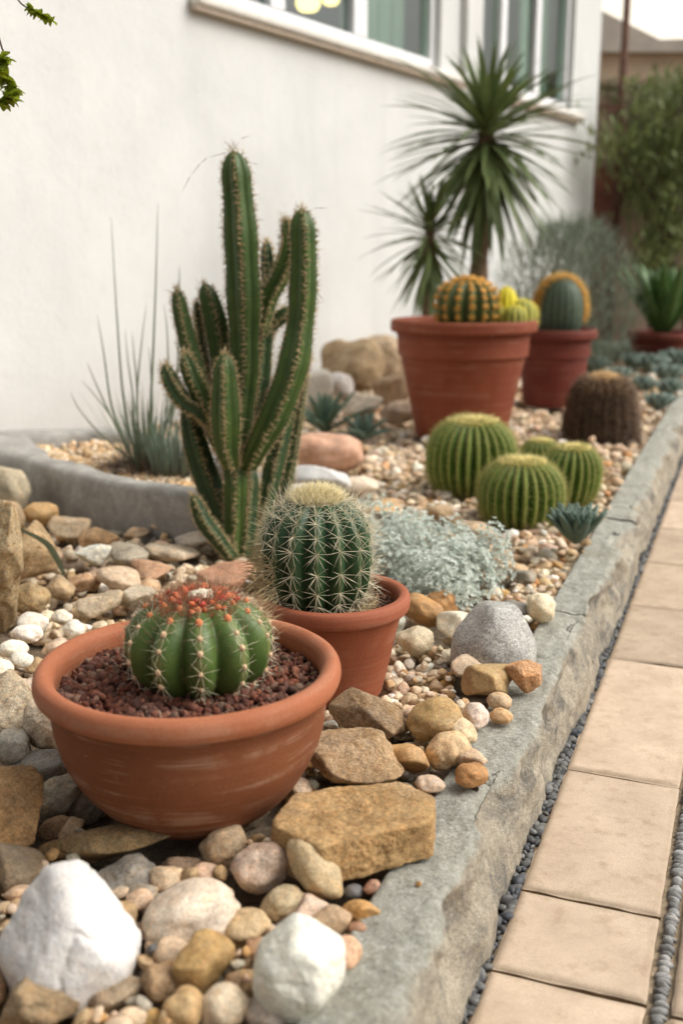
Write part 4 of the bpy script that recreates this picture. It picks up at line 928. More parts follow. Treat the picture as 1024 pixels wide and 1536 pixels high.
lab = ['succulent rosette behind the brown hairy cactus', 'succulent rosette just above the hairy cactus', 'succulent rosette right of the hairy cactus top', 'frontmost blue green succulent rosette by the kerb', 'succulent rosette right of the red pot', 'pale succulent rosette in the middle of the patch', 'succulent rosette close to the kerb under the low red pot', 'succulent rosette beside the foot of the red pot', 'succulent rosette below the bright green fan leaves', 'succulent rosette at the right edge of the photo', 'rearmost succulent rosette near the grey shrub', 'rear succulent rosette under the low red pot', 'second frontmost succulent rosette by the kerb']
for i, (px, py, L, Y) in enumerate(sp):
    g = at_z(px, py+14, BED); rosette('succulent', (g[0], g[1], BED-.01), 30, L*.78, L*.27, SUC, lab[i], 'succulent', 'blue green succulents at the far end of the bed', 20+i, .2, -.5, .5, 4)
# silver ground cover
SIL = plant_mat('silver_leaf', (.60, .66, .58), (.83, .87, .80), None, rough=.85, scale=60, trans=.3)
g = at_z(652, 862, BED); sv = thing('silver_plant', (g[0], g[1], BED-.01), 'low mat of silvery grey green woolly foliage behind the mid sized pot', 'ground cover'); r = np.random.default_rng(4); it = []
cl = [at_z(x, y, BED+.03)-g for x, y in ((560, 795), (590, 815), (620, 810), (650, 830), (610, 845), (680, 835), (700, 850), (735, 855), (650, 865), (620, 870), (670, 880), (700, 875), (585, 840), (640, 895), (665, 905), (575, 860))]
for c_ in cl:
    R_ = r.uniform(.06, .085); hgt = r.uniform(.11, .17)
    for k in range(210):
        d = r.normal(size=3); d[2] = abs(d[2])+.15; d /= np.linalg.norm(d); p = np.array([c_[0], c_[1], 0])+d*np.array([R_, R_, hgt])*r.uniform(.75, 1.05)
        for e in range(7):
            a = e*.9+r.uniform(0, .6); t1 = np.cross(d, [.3, .9, .1]); t1 /= np.linalg.norm(t1); t2 = np.cross(d, t1); q = (t1*math.cos(a)+t2*math.sin(a))*.9+d*.7
            it.append((p, q, r.uniform(.006, .0115), .0066, .3))
blades(it, 'foliage', SIL, sv, 2, .3); it = []
for c_ in cl:
    for k in range(12): a = r.uniform(0, 6.3); it.append(((c_[0], c_[1], 0), (math.cos(a), math.sin(a), .9), .085, .004, .2))
blades(it, 'stem', plain('grey_stem', (.16, .17, .13), .9, .3), sv, 3)
# grey shrub by the wall
sb = np.array([float(at_y(850, 400, 7.6)[0]), 7.6, BED-.02]); sh = thing('grey_shrub', sb, 'feathery grey green shrub by the foot of the white wall', 'shrub'); it = []
for k in range(5200):
    a = r.uniform(0, 2*PI); q = r.uniform(0, 1)**.6; z = r.uniform(.05, 1); hz = math.sqrt(max(0, 1-(z-.45)**2/.36)); p = np.array([math.cos(a)*q*.52*hz, math.sin(a)*q*.45*hz, z*1.0])
    d = np.array([p[0]*1.4+r.normal()*.4, p[1]*1.4+r.normal()*.4, .8+r.normal()*.3]); it.append((p, d, r.uniform(.06, .17), .007, r.uniform(-.1, .5)))
blades(it, 'foliage', plant_mat('grey_shrub_leaf', (.17, .205, .145), (.27, .31, .23), None, rough=.8, scale=8, trans=.2), sh, 3); it = []
for k in range(60):
    a = r.uniform(0, 6.3); it.append(((0, 0, 0), (math.cos(a)*.5, math.sin(a)*.5, 1), r.uniform(.4, .8), .012, .1))
blades(it, 'branch', plain('shrub_twig', (.13, .10, .075), .9, .3), sh, 5)
# leafy tree and climbers against the garden wall
def tree(px, Y, zt, rx, n, label, seed, name='leafy_tree', trunk=.05, zlow=.8, cm=None, pxt=None):
    b_ = at_y(px, 300, Y); o = thing(name, (b_[0], Y, -.03), label, 'tree' if name == 'leafy_tree' else 'climber'); r = np.random.default_rng(seed); V = []; F = []; tips = []
    def limb(p, d, L, w, lev):
        nonlocal V, F
        pts = [np.array(p)]; d = np.array(d, float)
        for s_ in range(6): d = d+r.normal(size=3)*.12; d /= np.linalg.norm(d); pts.append(pts[-1]+d*L/6)
        for i_, q in enumerate(pts):
            ww = w*(1-.6*i_/6); n0 = len(V)
            for e in range(7): a = e*2*PI/7; V.append(q+np.array([ww*math.cos(a), ww*math.sin(a), 0]))
            if i_: F += [(n0-7+e, n0-7+(e+1) % 7, n0+(e+1) % 7, n0+e) for e in range(7)]
            if lev > 0 and i_ > 1: tips.append(q)
        if lev < 2:
            for e in range(4 if lev == 0 else 3): 
                a = r.uniform(0, 6.3); limb(pts[r.integers(3, 7)], d*.9+np.array([math.cos(a)*.8, math.sin(a)*.3, .5]), L*.55, w*.55, lev+1)
    limb((0, 0, 0), (.0, 0, 1), zt*.62, trunk, 0); put('trunk', V, F, plain('tree_bark', (.10, .075, .055), .95, .3, 20, .6), o); it = []; nc = 16
    cent = [np.array([r.uniform(-rx, rx), r.uniform(-.3, .2), r.uniform(zlow, zt)]) for _ in range(nc)]+tips[::6]
    for k in range(n):
        c_ = cent[r.integers(len(cent))]; p = c_+r.normal(size=3)*np.array([.10, .09, .13]); p[2] = min(p[2], zt+.1+r.normal()*.06); 
        d = np.array([r.normal()*.6, r.normal()*.6, -.6+r.normal()*.5]); it.append((p, d, r.uniform(.05, .12), r.uniform(.018, .035), .4))
    blades(it, 'crown', cm, o, 3); return o
TL = plant_mat('tree_leaf', (.13, .17, .055), (.25, .285, .10), None, rough=.6, scale=4, trans=.3); TL2 = plant_mat('olive_leaf', (.11, .14, .055), (.21, .235, .10), None, rough=.6, scale=4, trans=.25)
tree(1000, 10.0, 2.40, .36, 3200, 'green leafy tree with a dark trunk in front of the garden wall', 5, cm=TL)
tree(1050, 10.6, 2.58, .5, 3600, 'denser tree at the right edge in front of the garden wall', 15, cm=TL2)
tree(985, 11.0, 2.62, .36, 2000, 'olive green climber spilling over the top of the garden wall', 25, 'wall_climber', .025, 2.0, TL2)
# hanging sprigs at the top left
VL = plant_mat('vine_leaf', (.17, .26, .02), (.40, .44, .03), None, rough=.45, scale=60, trans=.35); VS = plain('vine_stem', (.10, .08, .05), .8, .3)
def sprig(pts, Y, label, nleaf, Ll, seed, span=(0, 1), up=True):
    P3 = smooth_prof(np.array([at_y(a, b_, Y) for a, b_ in pts]), 10); o0 = P3[0].copy(); o = thing('hanging_sprig', o0, label, 'vine'); P3 = P3-o0; r = np.random.default_rng(seed); V = []; F = []
    for i_, p in enumerate(P3):
        rr = .0016*(1.2-i_/len(P3)); n0 = len(V)
        for e in range(5): a = e*2*PI/5; V.append(p+np.array([rr*math.cos(a), rr*.7*math.sin(a), rr*math.sin(a)]))
        if i_: F += [(n0-5+e, n0-5+(e+1) % 5, n0+(e+1) % 5, n0+e) for e in range(5)]
    put('stem', V, F, VS, o); it = []
    for k in range(nleaf):
        t = span[0]+(span[1]-span[0])*r.uniform(); p = P3[int(t*(len(P3)-1))]; it.append((p, (r.normal(), r.normal()*.6, r.normal()*.8+.1), Ll*r.uniform(.5, 1.1), Ll*.75, .4))
    blades(it, 'leaf', VL, o, 4); return o
sprig([(-60, -260), (-10, -90), (25, -5), (50, 16), (68, 26), (87, 36)], 1.7, 'thin leafy sprig hanging into the top left corner', 80, .012, 3, (.55, .92))
o = sprig([(-70, -280), (-30, -60), (0, 60), (8, 85), (3, 110), (20, 135), (14, 150), (-6, 158)], 1.7, 'bright yellow green curled sprig at the left edge below the thin one', 120, .020, 4, (.42, .97))
# ------------------------------------------------------------------ stones
PALC = {'cream': (.56, .45, .33), 'tan': (.43, .31, .19), 'ochre': (.40, .245, .10), 'brown': (.29, .195, .115), 'grey': (.34, .31, .26), 'white': (.74, .72, .68), 'pink': (.50, .375, .28), 'slate': (.085, .087, .09),
        'orange': (.50, .27, .12), 'sand': (.36, .255, .14), 'olive': (.36, .26, .125), 'dgrey': (.24, .21, .17), 'pale': (.52, .46, .37), 'granite': (.34, .335, .315)}
GX0, GX1, GY0, GY1, GR_ = -1.7, 2.9, .6, 9.5, .004
HX, HY = int((GX1-GX0)/GR_), int((GY1-GY0)/GR_)
HM = np.full((HX, HY), .10, np.float32); HERO = np.zeros((HX, HY), bool); TOPID = np.full((HX, HY), -1, np.int32)
gx = GX0+(np.arange(HX)+.5)*GR_; gy = GY0+(np.arange(HY)+.5)*GR_
Sg = gx[:, None]*PN[0]+gy[None]*PN[1]
HM[Sg > -.374] = .153; HM[Sg > -.27] = 9
def disc(x, y, r, h): HM[(gx[:, None]-x)**2+(gy[None]-y)**2 < r*r] = h
Wv = (gx[:, None]-W0[0])*WN[0]+(gy[None]-W0[1])*WN[1]; HM[Wv < .01] = 9
BLK = 5.
for (cx, cy, r_) in ((rim_c[0], rim_c[1], .135), (p2c[0], p2c[1], .096), (p3c[0], p3c[1], .215), (p4c[0], p4c[1], .17), (p5c[0], p5c[1], .2), (hb.location.x, hb.location.y, .18), (gcc[0], YC+.04, .075)): disc(cx, cy, r_, BLK)
for o in list(COL.objects):
    if o.get('category') == 'barrel' or o.name.startswith('barrel_cactus'): disc(o.location.x, o.location.y, .085 if o.location.y > 2.2 else 0, BLK)
for c_ in cl: disc(c_[0]+sv.location.x, c_[1]+sv.location.y, .05, BLK)
from math import floor
# trough footprint
mx, my = np.meshgrid(gx, gy, indexing='ij'); sel = (mx > -1.2) & (mx < -.1) & (my > 2.7) & (my < 4.1)
ix = np.argwhere(sel); Q = np.column_stack([mx[sel], my[sel]]); ins_ = np.zeros(len(Q), bool); j_ = len(OL)-1
for i_ in range(len(OL)):
    a, b_ = OL[i_], OL[j_]; c_ = ((a[1] > Q[:, 1]) != (b_[1] > Q[:, 1])) & (Q[:, 0] < (b_[0]-a[0])*(Q[:, 1]-a[1])/(b_[1]-a[1]+1e-12)+a[0]); ins_ ^= c_; j_ = i_
HM[ix[ins_, 0], ix[ins_, 1]] = BLK
def raster(v, f, ID=-1):
    c = [v]+([v[f].mean(1)] if len(f) else [])
    for q in c:
        i = ((q[:, 0]-GX0)/GR_).astype(int); j = ((q[:, 1]-GY0)/GR_).astype(int); ok = (i >= 0) & (j >= 0) & (i < HX) & (j < HY)
        np.maximum.at(HM, (i[ok], j[ok]), q[ok, 2].astype(np.float32)); HERO[i[ok], j[ok]] = True
MATK = {'p': 'pebble', 's': 'sandstone', 'r': 'rubble', 'g': 'granite', 'q': 'quartz', 'd': 'dark'}
n_hero = 0
def hero(cx, cy, w, h, roll, kind, mat, col, label, zb=.128, flat=.8, sub=5, name='pebble', cat='pebble', group=None, planes=None, seed=None):
    """a stone that is w x h pixels big seen from the photo's spot, resting on height zb"""
    global n_hero; n_hero += 1; sd = n_hero*13+5 if seed is None else seed
    v0, f = pebble_base(sub, sd, kind)
    if planes is not None:
        v0, f = ico(sub); nn = unit_rows(np.array([p[:3] for p in planes], float)); hh = np.array([p[3] for p in planes]); g_ = ((np.maximum(v0@nn.T, 0)/hh)**15).sum(1)**(1/15.); v0 = v0/g_[:, None]
        lo, hi = v0.min(0), v0.max(0); v0 = (v0-(lo+hi)/2)/((hi-lo)/2)
    r = ray(cx, cy); d = r/np.linalg.norm(r); X = np.array([math.cos(math.atan2(d[0], d[1])), -math.sin(math.atan2(d[0], d[1])), 0]); Yv = np.array([-X[1], X[0], 0]); th = -math.asin(d[2])
    U = np.cross(X, d); ro = math.radians(roll); ca, sa = math.cos(ro), math.sin(ro)
    kf = 1/math.sqrt((math.sin(th))**2+(flat*math.cos(th))**2)
    dist = (EYE-zb-.02)/(-d[2])
    for _ in range(4):
        dep = dist*r_depth(d); a = w/2*dep/FPX; hh2 = h/2*dep/FPX
        bF = hh2*kf; c_ = flat*bF
        V = v0[:, :1]*a*X+v0[:, 1:2]*bF*Yv+v0[:, 2:3]*c_*np.array([0, 0, 1.])
        if roll:                                      # lean it about the line of sight
            x_, y_, z_ = V@X, V@d, V@U; V = np.outer(x_*ca-z_*sa, X)+np.outer(y_, d)+np.outer(x_*sa+z_*ca, U)
        zmin = V[:, 2].min(); zc = zb-zmin; dist = (EYE-zc)/(-d[2])
    amp = .03 if mat in 'sr' else (.030 if mat == 'q' else .016); sz = min(a, bF)
    nrm = unit_rows(V)
    if mat == 'q': V = V-nrm*(np.maximum(0, .32-np.abs(fbm(V/sz*1.25+sd*3.3, 3)))*.12*sz)[:, None]
    V = V+nrm*((fbm(V/sz*(1.3 if mat == 'q' else 2.2)+sd, 4, .45 if mat == 'q' else .55)*amp*sz)+ (fbm(V*160+sd, 2)*(.0009 if mat in 'sr' else (.0003 if mat == 'q' else .0002))))[:, None]
    C = np.array([0, 0, EYE])+d*dist; base = np.array([C[0], C[1], C[2]+V[:, 2].min()])
    o = put(name, V+C-base, f, M[MATK[mat]], None, base, True); raster(V+C, f)
    cc_ = PALC[col] if isinstance(col, str) else col; o.color = (*shift_col(cc_, rnd, .05), 1); tag(o, label, cat, group); return o
def r_depth(d): return d[1]*CP-d[2]*SP
# big individually recognisable stones  (cx, cy, w, h, roll, kind, mat, colour, label)
TOPF = [(0, 0, 1, .9)]
hero(105, 1392, 212, 188, 0, 'ang', 'q', 'white', 'large angular white quartz rock in the bottom left corner', .128, 1.0, 6, 'white_rock', 'rock', planes=[(0, -.9, .35, .72), (-.75, -.35, .62, .66), (.72, -.3, .58, .62), (.1, -.2, 1, .93), (-.95, -.3, -.15, .86), (.95, -.3, -.2, .9), (0, 0, -1, .62), (.35, -.9, -.2, .8), (-.4, -.85, -.3, .84), (0, .9, .3, .8), (.6, .7, .2, .85), (-.6, .7, .2, .85), (-.15, -.55, .8, .78)])
hero(445, 1452, 140, 124, -32, 'ang', 'q', 'white', 'blocky white quartz rock on the gravel beside the kerb stone', .13, .95, 6, 'white_rock', 'rock', planes=[(0, -.9, .4, .78), (-.8, -.3, .5, .75), (.75, -.3, .5, .8), (0, -.1, 1, .82), (-.9, -.3, -.3, .8), (.95, -.2, -.2, .82), (0, 0, -1, .7), (.4, -.9, -.3, .82), (-.5, -.8, -.3, .8), (0, 1, .2, .8), (.7, .7, .1, .9), (-.7, .7, .1, .9)])
hero(286, 1367, 148, 100, 12, 'round', 'p', 'pale', 'large flat oval pale grey pebble with a rusty stain', .125, .55, 6)
hero(165, 1266, 212, 68, 3, 'sub', 's', (.27, .20, .115), 'long thin brown sandstone slab at the foot of the bowl', .125, .6, 6, 'flat_rock', 'rock')
hero(190, 1320, 112, 60, 4, 'sub', 'r', 'grey', 'flat greyish stone between the white quartz rock and the oval pebble', .118, .5, 5, 'flat_rock', 'rock')
hero(275, 1304, 80, 42, 0, 'sub', 'r', (.22, .15, .10), 'small dark brown stone above the oval pale pebble', .122)
hero(336, 1267, 74, 62, 32, 'round', 'p', (.43, .32, .23), 'lopsided pinkish tan pebble touching the bottom of the bowl', .128, .75)
hero(391, 1298, 90, 78, 0, 'round', 'p', (.45, .37, .285), 'round pinkish pebble left of the long olive pebble', .13, .85, 6)
hero(473, 1299, 116, 68, -58, 'round', 'p', (.38, .285, .165), 'long olive tan pebble leaning against the large sandstone block', .135, .8, 6)
hero(530, 1137, 152, 84, -4, 'sub', 's', (.34, .245, .14), 'flat wedge of sandstone lying on the large sandstone block', .145, .5, 6, 'flat_rock', 'rock')
hero(552, 1078, 128, 70, -20, 'ang', 's', (.30, .22, .135), 'layered sandstone piece below the mid sized pot', .15, .6, 6, 'flat_rock', 'rock')
hero(609, 1140, 64, 62, 15, 'sub', 'p', 'ochre', 'ochre angular stone right of the sandstone wedge', .14, .8)
hero(652, 1079, 88, 66, 8, 'round', 'p', 'olive', 'large smooth ochre pebble right of the layered sandstone', .15, .75, 6)
hero(672, 1125, 70, 56, 18, 'round', 'p', (.46, .35, .22), 'beige lumpy pebble beside the kerb stone', .145, .8, 6)
hero(692, 1096, 52, 36, -30, 'round', 'p', (.52, .42, .28), 'cream oval pebble tucked above the beige lumpy pebble', .158, .7)
hero(711, 1073, 44, 42, 0, 'round', 'p', (.60, .49, .42), 'whitish pink round pebble on the kerb edge', .155, .9)
hero(748, 1052, 38, 27, 0, 'round', 'p', (.47, .34, .22), 'tan pebble on the kerb edge below the orange jagged stone', .155, .8)
hero(751, 1074, 36, 25, 0, 'round', 'p', (.47, .30, .17), 'small orange tan pebble sitting on the kerb top', .154, .8)
hero(707, 1164, 50, 38, 4, 'round', 'p', (.36, .20, .085), 'brown orange oval pebble alone on the kerb top', .154, .8, 6)
hero(645, 1176, 46, 27, -10, 'round', 'p', 'pink', 'flat pink striped pebble behind the large sandstone block', .152, .5)
hero(707, 1140, 44, 40, -20, 'sub', 'p', (.48, .37, .25), 'pale tan pebble just behind the brown orange pebble', .15, .8)
hero(784, 1013, 60, 44, -22, 'ang', 'r', (.46, .26, .14), 'jagged orange stone hanging over the kerb edge', .155, .8, 6)
hero(731, 1022, 84, 48, 5, 'ang', 'p', (.36, .265, .14), 'olive tan angular stone left of the jagged orange stone', .148, .7, 5)
hero(704, 1003, 58, 34, -10, 'sub', 'p', (.52, .42, .34), 'pale pinkish stone in front of the domed grey stone', .15, .7)
hero(741, 958, 128, 100, -3, 'round', 'g', 'granite', 'big domed speckled grey stone beside the kerb', .135, .85, 6, 'grey_stone', 'rock', planes=[(-.62, -.3, .7, .72), (.66, -.25, .62, .76), (0, -.8, .6, .82), (0, -1, -.1, .9), (0, 0, 1, .93), (-1, -.2, 0, .95), (1, -.2, 0, .95), (0, 0, -1, .5), (0, 1, .2, .8), (.5, -.8, .2, .86), (-.55, -.8, .2, .86), (.2, -.3, .9, .86), (.7, .7, .1, .9), (-.7, .7, .1, .9)])
hero(812, 912, 44, 46, 48, 'round', 'p', (.60, .51, .38), 'cream egg shaped pebble behind the domed grey stone', .148, .8)
hero(776, 917, 56, 30, -12, 'sub', 'd', (.20, .18, .16), 'flat dark grey stone peeping out behind the domed stone', .145, .5)
hero(305, 1446, 88, 82, -15, 'sub', 'p', (.34, .225, .10), 'chunky ochre pebble below the oval pale pebble', .13, .9, 6)
hero(368, 1395, 78, 62, 0, 'round', 'p', (.42, .32, .20), 'round tan pebble left of the blocky white quartz rock', .125, .8, 6)
hero(424, 1357, 72, 56, 22, 'round', 'p', (.38, .30, .19), 'olive beige pebble above the round tan pebble', .125, .8)
hero(466, 1368, 66, 56, 8, 'sub', 'p', (.50, .38, .29), 'pale pinkish pebble directly above the blocky white quartz rock', .128, .9)
hero(521, 1435, 44, 62, 0, 'round', 'p', (.50, .32, .20), 'orange pink pebble right of the blocky white quartz rock', .13, .9)
hero(540, 1366, 60, 46, 12, 'sub', 'p', 'ochre', 'small ochre pebble below the large sandstone block', .132, .8)
hero(277, 1514, 64, 62, 0, 'round', 'p', (.42, .30, .17), 'ochre tan pebble on the bottom edge of the photo', .13, .9)
hero(338, 1508, 72, 68, 0, 'round', 'p', (.57, .46, .34), 'round cream pebble on the bottom edge of the photo', .13, .95)
hero(402, 1517, 74, 62, 0, 'round', 'p', 'grey', 'grey round pebble below the blocky white quartz rock', .125, .8)
hero(245, 1472, 68, 62, 10, 'sub', 'r', (.30, .20, .12), 'brown stone left of the chunky ochre pebble', .125, .8)
hero(60, 1502, 122, 86, -5, 'ang', 'r', (.27, .19, .11), 'dark tan angular stone below the large white quartz rock', .13, .8, 6)
hero(165, 1496, 108, 62, 0, 'sub', 'r', (.30, .22, .14), 'flat brown stone at the bottom edge, under the large white quartz rock', .122, .6)
hero(14, 1220, 92, 118, -10, 'ang', 's', (.36, .225, .105), 'orange brown angular rock at the left edge beside the bowl', .13, 1.0, 6, 'brown_rock', 'rock')
hero(28, 1296, 76, 80, 8, 'sub', 'r', (.20, .145, .095), 'dark brown rock at the left edge below the orange brown rock', .12, .9, 5, 'brown_rock', 'rock')
hero(55, 1158, 100, 52, 18, 'sub', 'r', (.23, .21, .18), 'flat slate grey stone left of the bowl', .135, .5, 5, 'flat_rock', 'rock')
hero(82, 1194, 96, 56, 22, 'round', 'r', (.28, .25, .205), 'grey tan flat stone between the slate grey stone and the bowl', .128, .6, 5, 'flat_rock', 'rock')
hero(20, 1124, 54, 66, 0, 'round', 'r', (.33, .30, .255), 'round grey stone at the left edge above the slate grey stone', .135, .8)
hero(66, 1089, 58, 80, 8, 'round', 'r', (.50, .43, .33), 'pitted cream stone touching the left side of the bowl', .15, .9, 6)
hero(22, 1048, 84, 84, 0, 'ang', 's', (.44, .385, .29), 'flat rough pale stone at the left edge beside the bowl rim', .16, .5, 6, 'flat_rock', 'rock')
hero(92, 1240, 70, 34, 10, 'sub', 'r', 'brown', 'thin brown stone above the long sandstone slab', .125, .6)
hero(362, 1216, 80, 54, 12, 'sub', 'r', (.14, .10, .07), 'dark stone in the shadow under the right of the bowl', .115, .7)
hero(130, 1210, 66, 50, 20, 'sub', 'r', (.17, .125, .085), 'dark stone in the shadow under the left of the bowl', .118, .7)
hero(557, 1330, 28, 20, 25, 'round', 'p', (.33, .20, .15), 'tiny reddish pebble at the foot of the large sandstone block', .145, .7, 4)
hero(530, 1337, 32, 24, 0, 'round', 'd', (.15, .15, .15), 'small dark grey pebble at the foot of the large sandstone block', .135, .7, 4)
hero(535, 1392, 30, 20, 0, 'round', 'p', (.27, .15, .09), 'tiny brown pebble beside the kerb, below the small ochre pebble', .14, .8, 4)
hero(627, 1326, 9, 8, 0, 'ang', 'r', 'ochre', 'tiny ochre crumb of stone alone on the kerb top', .155, 1, 3)
hero(632, 915, 66, 42, -25, 'round', 'p', (.36, .215, .09), 'smooth brown pebble right of the mid sized pot rim', .15, .75)
hero(662, 907, 54, 46, -30, 'round', 'p', (.33, .18, .075), 'darker brown pebble under the silver foliage', .145, .8)
hero(683, 940, 62, 44, -10, 'sub', 'p', (.60, .56, .48), 'pale greyish white stone left of the domed grey stone', .14, .7)
hero(620, 960, 60, 46, 0, 'sub', 'p', (.52, .43, .31), 'cream lumpy stone right of the mid sized pot', .145, .8)
hero(585, 935, 46, 40, 0, 'round', 'p', (.36, .35, .30), 'grey green pebble under the mid sized pot rim', .14, .8)
# left middle ground
hero(2, 850, 66, 214, 0, 'sub', 's', (.40, .305, .185), 'tall rough sandstone boulder cut by the left edge', .13, 1.5, 6, 'boulder', 'boulder')
hero(45, 833, 84, 94, -5, 'sub', 's', (.42, .31, .195), 'rounded brown boulder beside the tall sandstone boulder', .135, .95, 6, 'boulder', 'boulder')
hero(47, 898, 58, 48, 0, 'round', 'r', (.30, .225, .135), 'small brown stone below the rounded brown boulder', .14, .9)
hero(61, 772, 54, 38, 0, 'round', 'p', (.46, .31, .16), 'smooth orange tan stone against the trough', .14, .8)
hero(14, 736, 64, 74, 0, 'round', 'r', (.40, .34, .255), 'rounded grey tan boulder at the left edge by the trough', .14, .9, 5, 'boulder', 'boulder')
hero(15, 775, 44, 50, 0, 'round', 'r', (.42, .31, .18), 'tan stone wedged behind the tall sandstone boulder', .135, .9)
WG = 'small white pebbles left of the bowl'
for cx, cy, w, h, l in ((50, 934, 46, 32, 'white pebble at the back of the white cluster, left of the bowl'), (93, 926, 32, 24, 'egg white pebble nearest the bowl rim in the white cluster'), (42, 950, 46, 30, 'oval white pebble in the middle of the white cluster'), (111, 942, 32, 28, 'cream white pebble touching the bowl rim'),
                        (20, 974, 46, 30, 'off white pebble at the lower left of the white cluster'), (32, 989, 36, 24, 'small cream white pebble below the white cluster'), (4, 1002, 34, 30, 'white pebble on the left edge above the flat pale stone')):
    hero(cx, cy, w, h, rnd.uniform(-10, 10), 'round', 'p', (.68, .64, .57), l, .155, .75, 5, 'white_pebble', 'pebble', WG)
for a in ((143, 832, 58, 30, 'white', 'white oval pebble left of the column cactus', .7), (195, 834, 56, 38, (.38, .33, .28), 'greyish flat stone in front of the trough', .5), (258, 830, 84, 28, (.54, .46, .37), 'broad cream flat stone at the foot of the column cactus', .45), (288, 812, 50, 30, (.48, .43, .36), 'pale grey stone against the trough end', .6),
          (105, 792, 64, 36, (.46, .37, .26), 'broad tan stone under the trough corner', .5), (148, 803, 60, 28, (.44, .28, .16), 'reddish tan flat stone below the trough', .5), (178, 868, 66, 36, (.50, .38, .28), 'pinkish flat stone in front of the greyish flat stone', .5), (125, 872, 52, 32, (.44, .30, .18), 'tan angular stone above the bowl rim', .6),
          (228, 852, 60, 30, (.42, .27, .17), 'reddish flat stone behind the round cactus', .5), (150, 905, 70, 34, (.40, .33, .24), 'greyish tan flat stone just behind the bowl', .5), (205, 895, 60, 34, (.42, .35, .27), 'rough grey tan stone hidden partly by the round cactus', .5), (90, 880, 46, 40, (.36, .27, .18), 'brown flat stone beside the small brown stone', .6), (340, 862, 90, 40, (.36, .20, .13), 'flat reddish stone in front of the column cactus', .4), (250, 795, 46, 24, (.48, .36, .24), 'tan pebble against the middle of the trough', .6), (205, 800, 40, 22, (.46, .35, .24), 'second tan pebble against the trough wall', .6)):
    hero(a[0], a[1], a[2], a[3], rnd.uniform(-8, 8), 'sub', 'r', a[4], a[5], .14, a[6], 5, 'flat_stone', 'stone')
# middle ground behind the column cactus
hero(490, 680, 112, 62, -3, 'round', 'p', (.45, .27, .18), 'pinkish brown domed boulder right of the column cactus', .135, .8, 5, 'boulder', 'boulder')
hero(479, 724, 94, 62, 5, 'sub', 'q', (.60, .60, .575), 'pale grey and white boulder right of the column cactus', .135, .85, 5, 'boulder', 'boulder')
hero(462, 748, 80, 46, 0, 'round', 'q', 'white', 'bright white stone just behind the bristly green cactus', .14, .7, 5, 'white_rock', 'rock')
hero(527, 552, 98, 86, 0, 'sub', 's', (.42, .31, .205), 'large tan boulder against the wall left of the largest pot', .14, .9, 5, 'boulder', 'boulder')
hero(572, 535, 90, 66, 0, 'sub', 'r', (.33, .27, .2), 'grey brown boulder behind the large tan boulder', .16, .9, 5, 'boulder', 'boulder')
hero(591, 583, 68, 56, 0, 'sub', 's', (.44, .33, .225), 'rounded tan boulder left of the largest pot', .14, .9, 5, 'boulder', 'boulder')
hero(508, 580, 46, 44, 0, 'sub', 'q', (.60, .58, .53), 'off white boulder below the large tan boulder', .14, .9, 5, 'boulder', 'boulder')
hero(545, 610, 62, 48, 20, 'sub', 'r', (.46, .43, .38), 'pale grey stone below the off white boulder', .14, .8, 5, 'boulder', 'boulder')
hero(475, 585, 50, 60, 0, 'sub', 'q', (.58, .56, .52), 'whitish boulder behind the spiky aloe', .14, .9, 5, 'boulder', 'boulder')
hero(600, 618, 60, 34, 0, 'sub', 'r', (.46, .38, .29), 'low pale stone at the foot of the largest pot', .14, .7, 5, 'boulder', 'boulder')
hero(580, 762, 60, 30, -10, 'sub', 'p', (.52, .33, .16), 'orange stone behind the silver foliage', .14, .7)
hero(540, 730, 56, 34, 0, 'round', 'p', (.58, .52, .42), 'cream oval stone right of the pale grey and white boulder', .14, .7)
hero(667, 770, 60, 30, -20, 'sub', 'r', (.42, .30, .2), 'brown flat stone below the barrel cactus nearest the largest pot', .14, .6)
hero(712, 800, 70, 34, 0, 'sub', 'r', (.46, .36, .26), 'tan flat stone below the front barrel cactus', .14, .6)
# big sandstone block: prism with a flat lit top
zt_ = .212; top = [at_z(x, y, zt_)[:2] for x, y in ((407, 1238), (440, 1194), (520, 1180), (598, 1169), (652, 1192), (648, 1226), (480, 1268))]
top = np.array(top); cen = top.mean(0); zb_ = .1555; zm = (zt_+zb_)/2; pl_ = []
for i_ in range(len(top)):
    a, b_ = top[i_], top[(i_+1) % len(top)]; e = b_-a; nn = np.array([e[1], -e[0]]); nn /= np.linalg.norm(nn)
    if np.dot(nn, a-cen) < 0: nn = -nn
    n3 = np.array([nn[0], nn[1], rnd.uniform(-.02, .12)]); hgt = np.dot(nn, a-cen)+.002; pl_.append((*n3, hgt/np.linalg.norm(n3)))
pl_ += [(.03, -.03, 1, (zt_-zm)), (0, 0, -1, (zm-zb_))]
v0, f = ico(7); nn = unit_rows(np.array([p[:3] for p in pl_])); hh = np.array([p[3] for p in pl_]); g_ = ((np.maximum(v0@nn.T, 0)/hh)**26).sum(1)**(1/26.); V = v0/g_[:, None]
V = V+unit_rows(V)*(fbm(V*28+3, 4, .55)*.0028+fbm(V*150, 3, .6)*.0009)[:, None]; V[:, 2] -= .0
BLKC = np.array([cen[0], cen[1], zb_]); Vw = V+np.array([cen[0], cen[1], zm]); o = put('sandstone_block', Vw-BLKC, f, M['sandstone'], None, BLKC); o.color = (.41, .27, .13, 1); raster(Vw, f)
tag(o, 'large rectangular sandstone block with a flat lit top, resting on the kerb edge', 'rock')

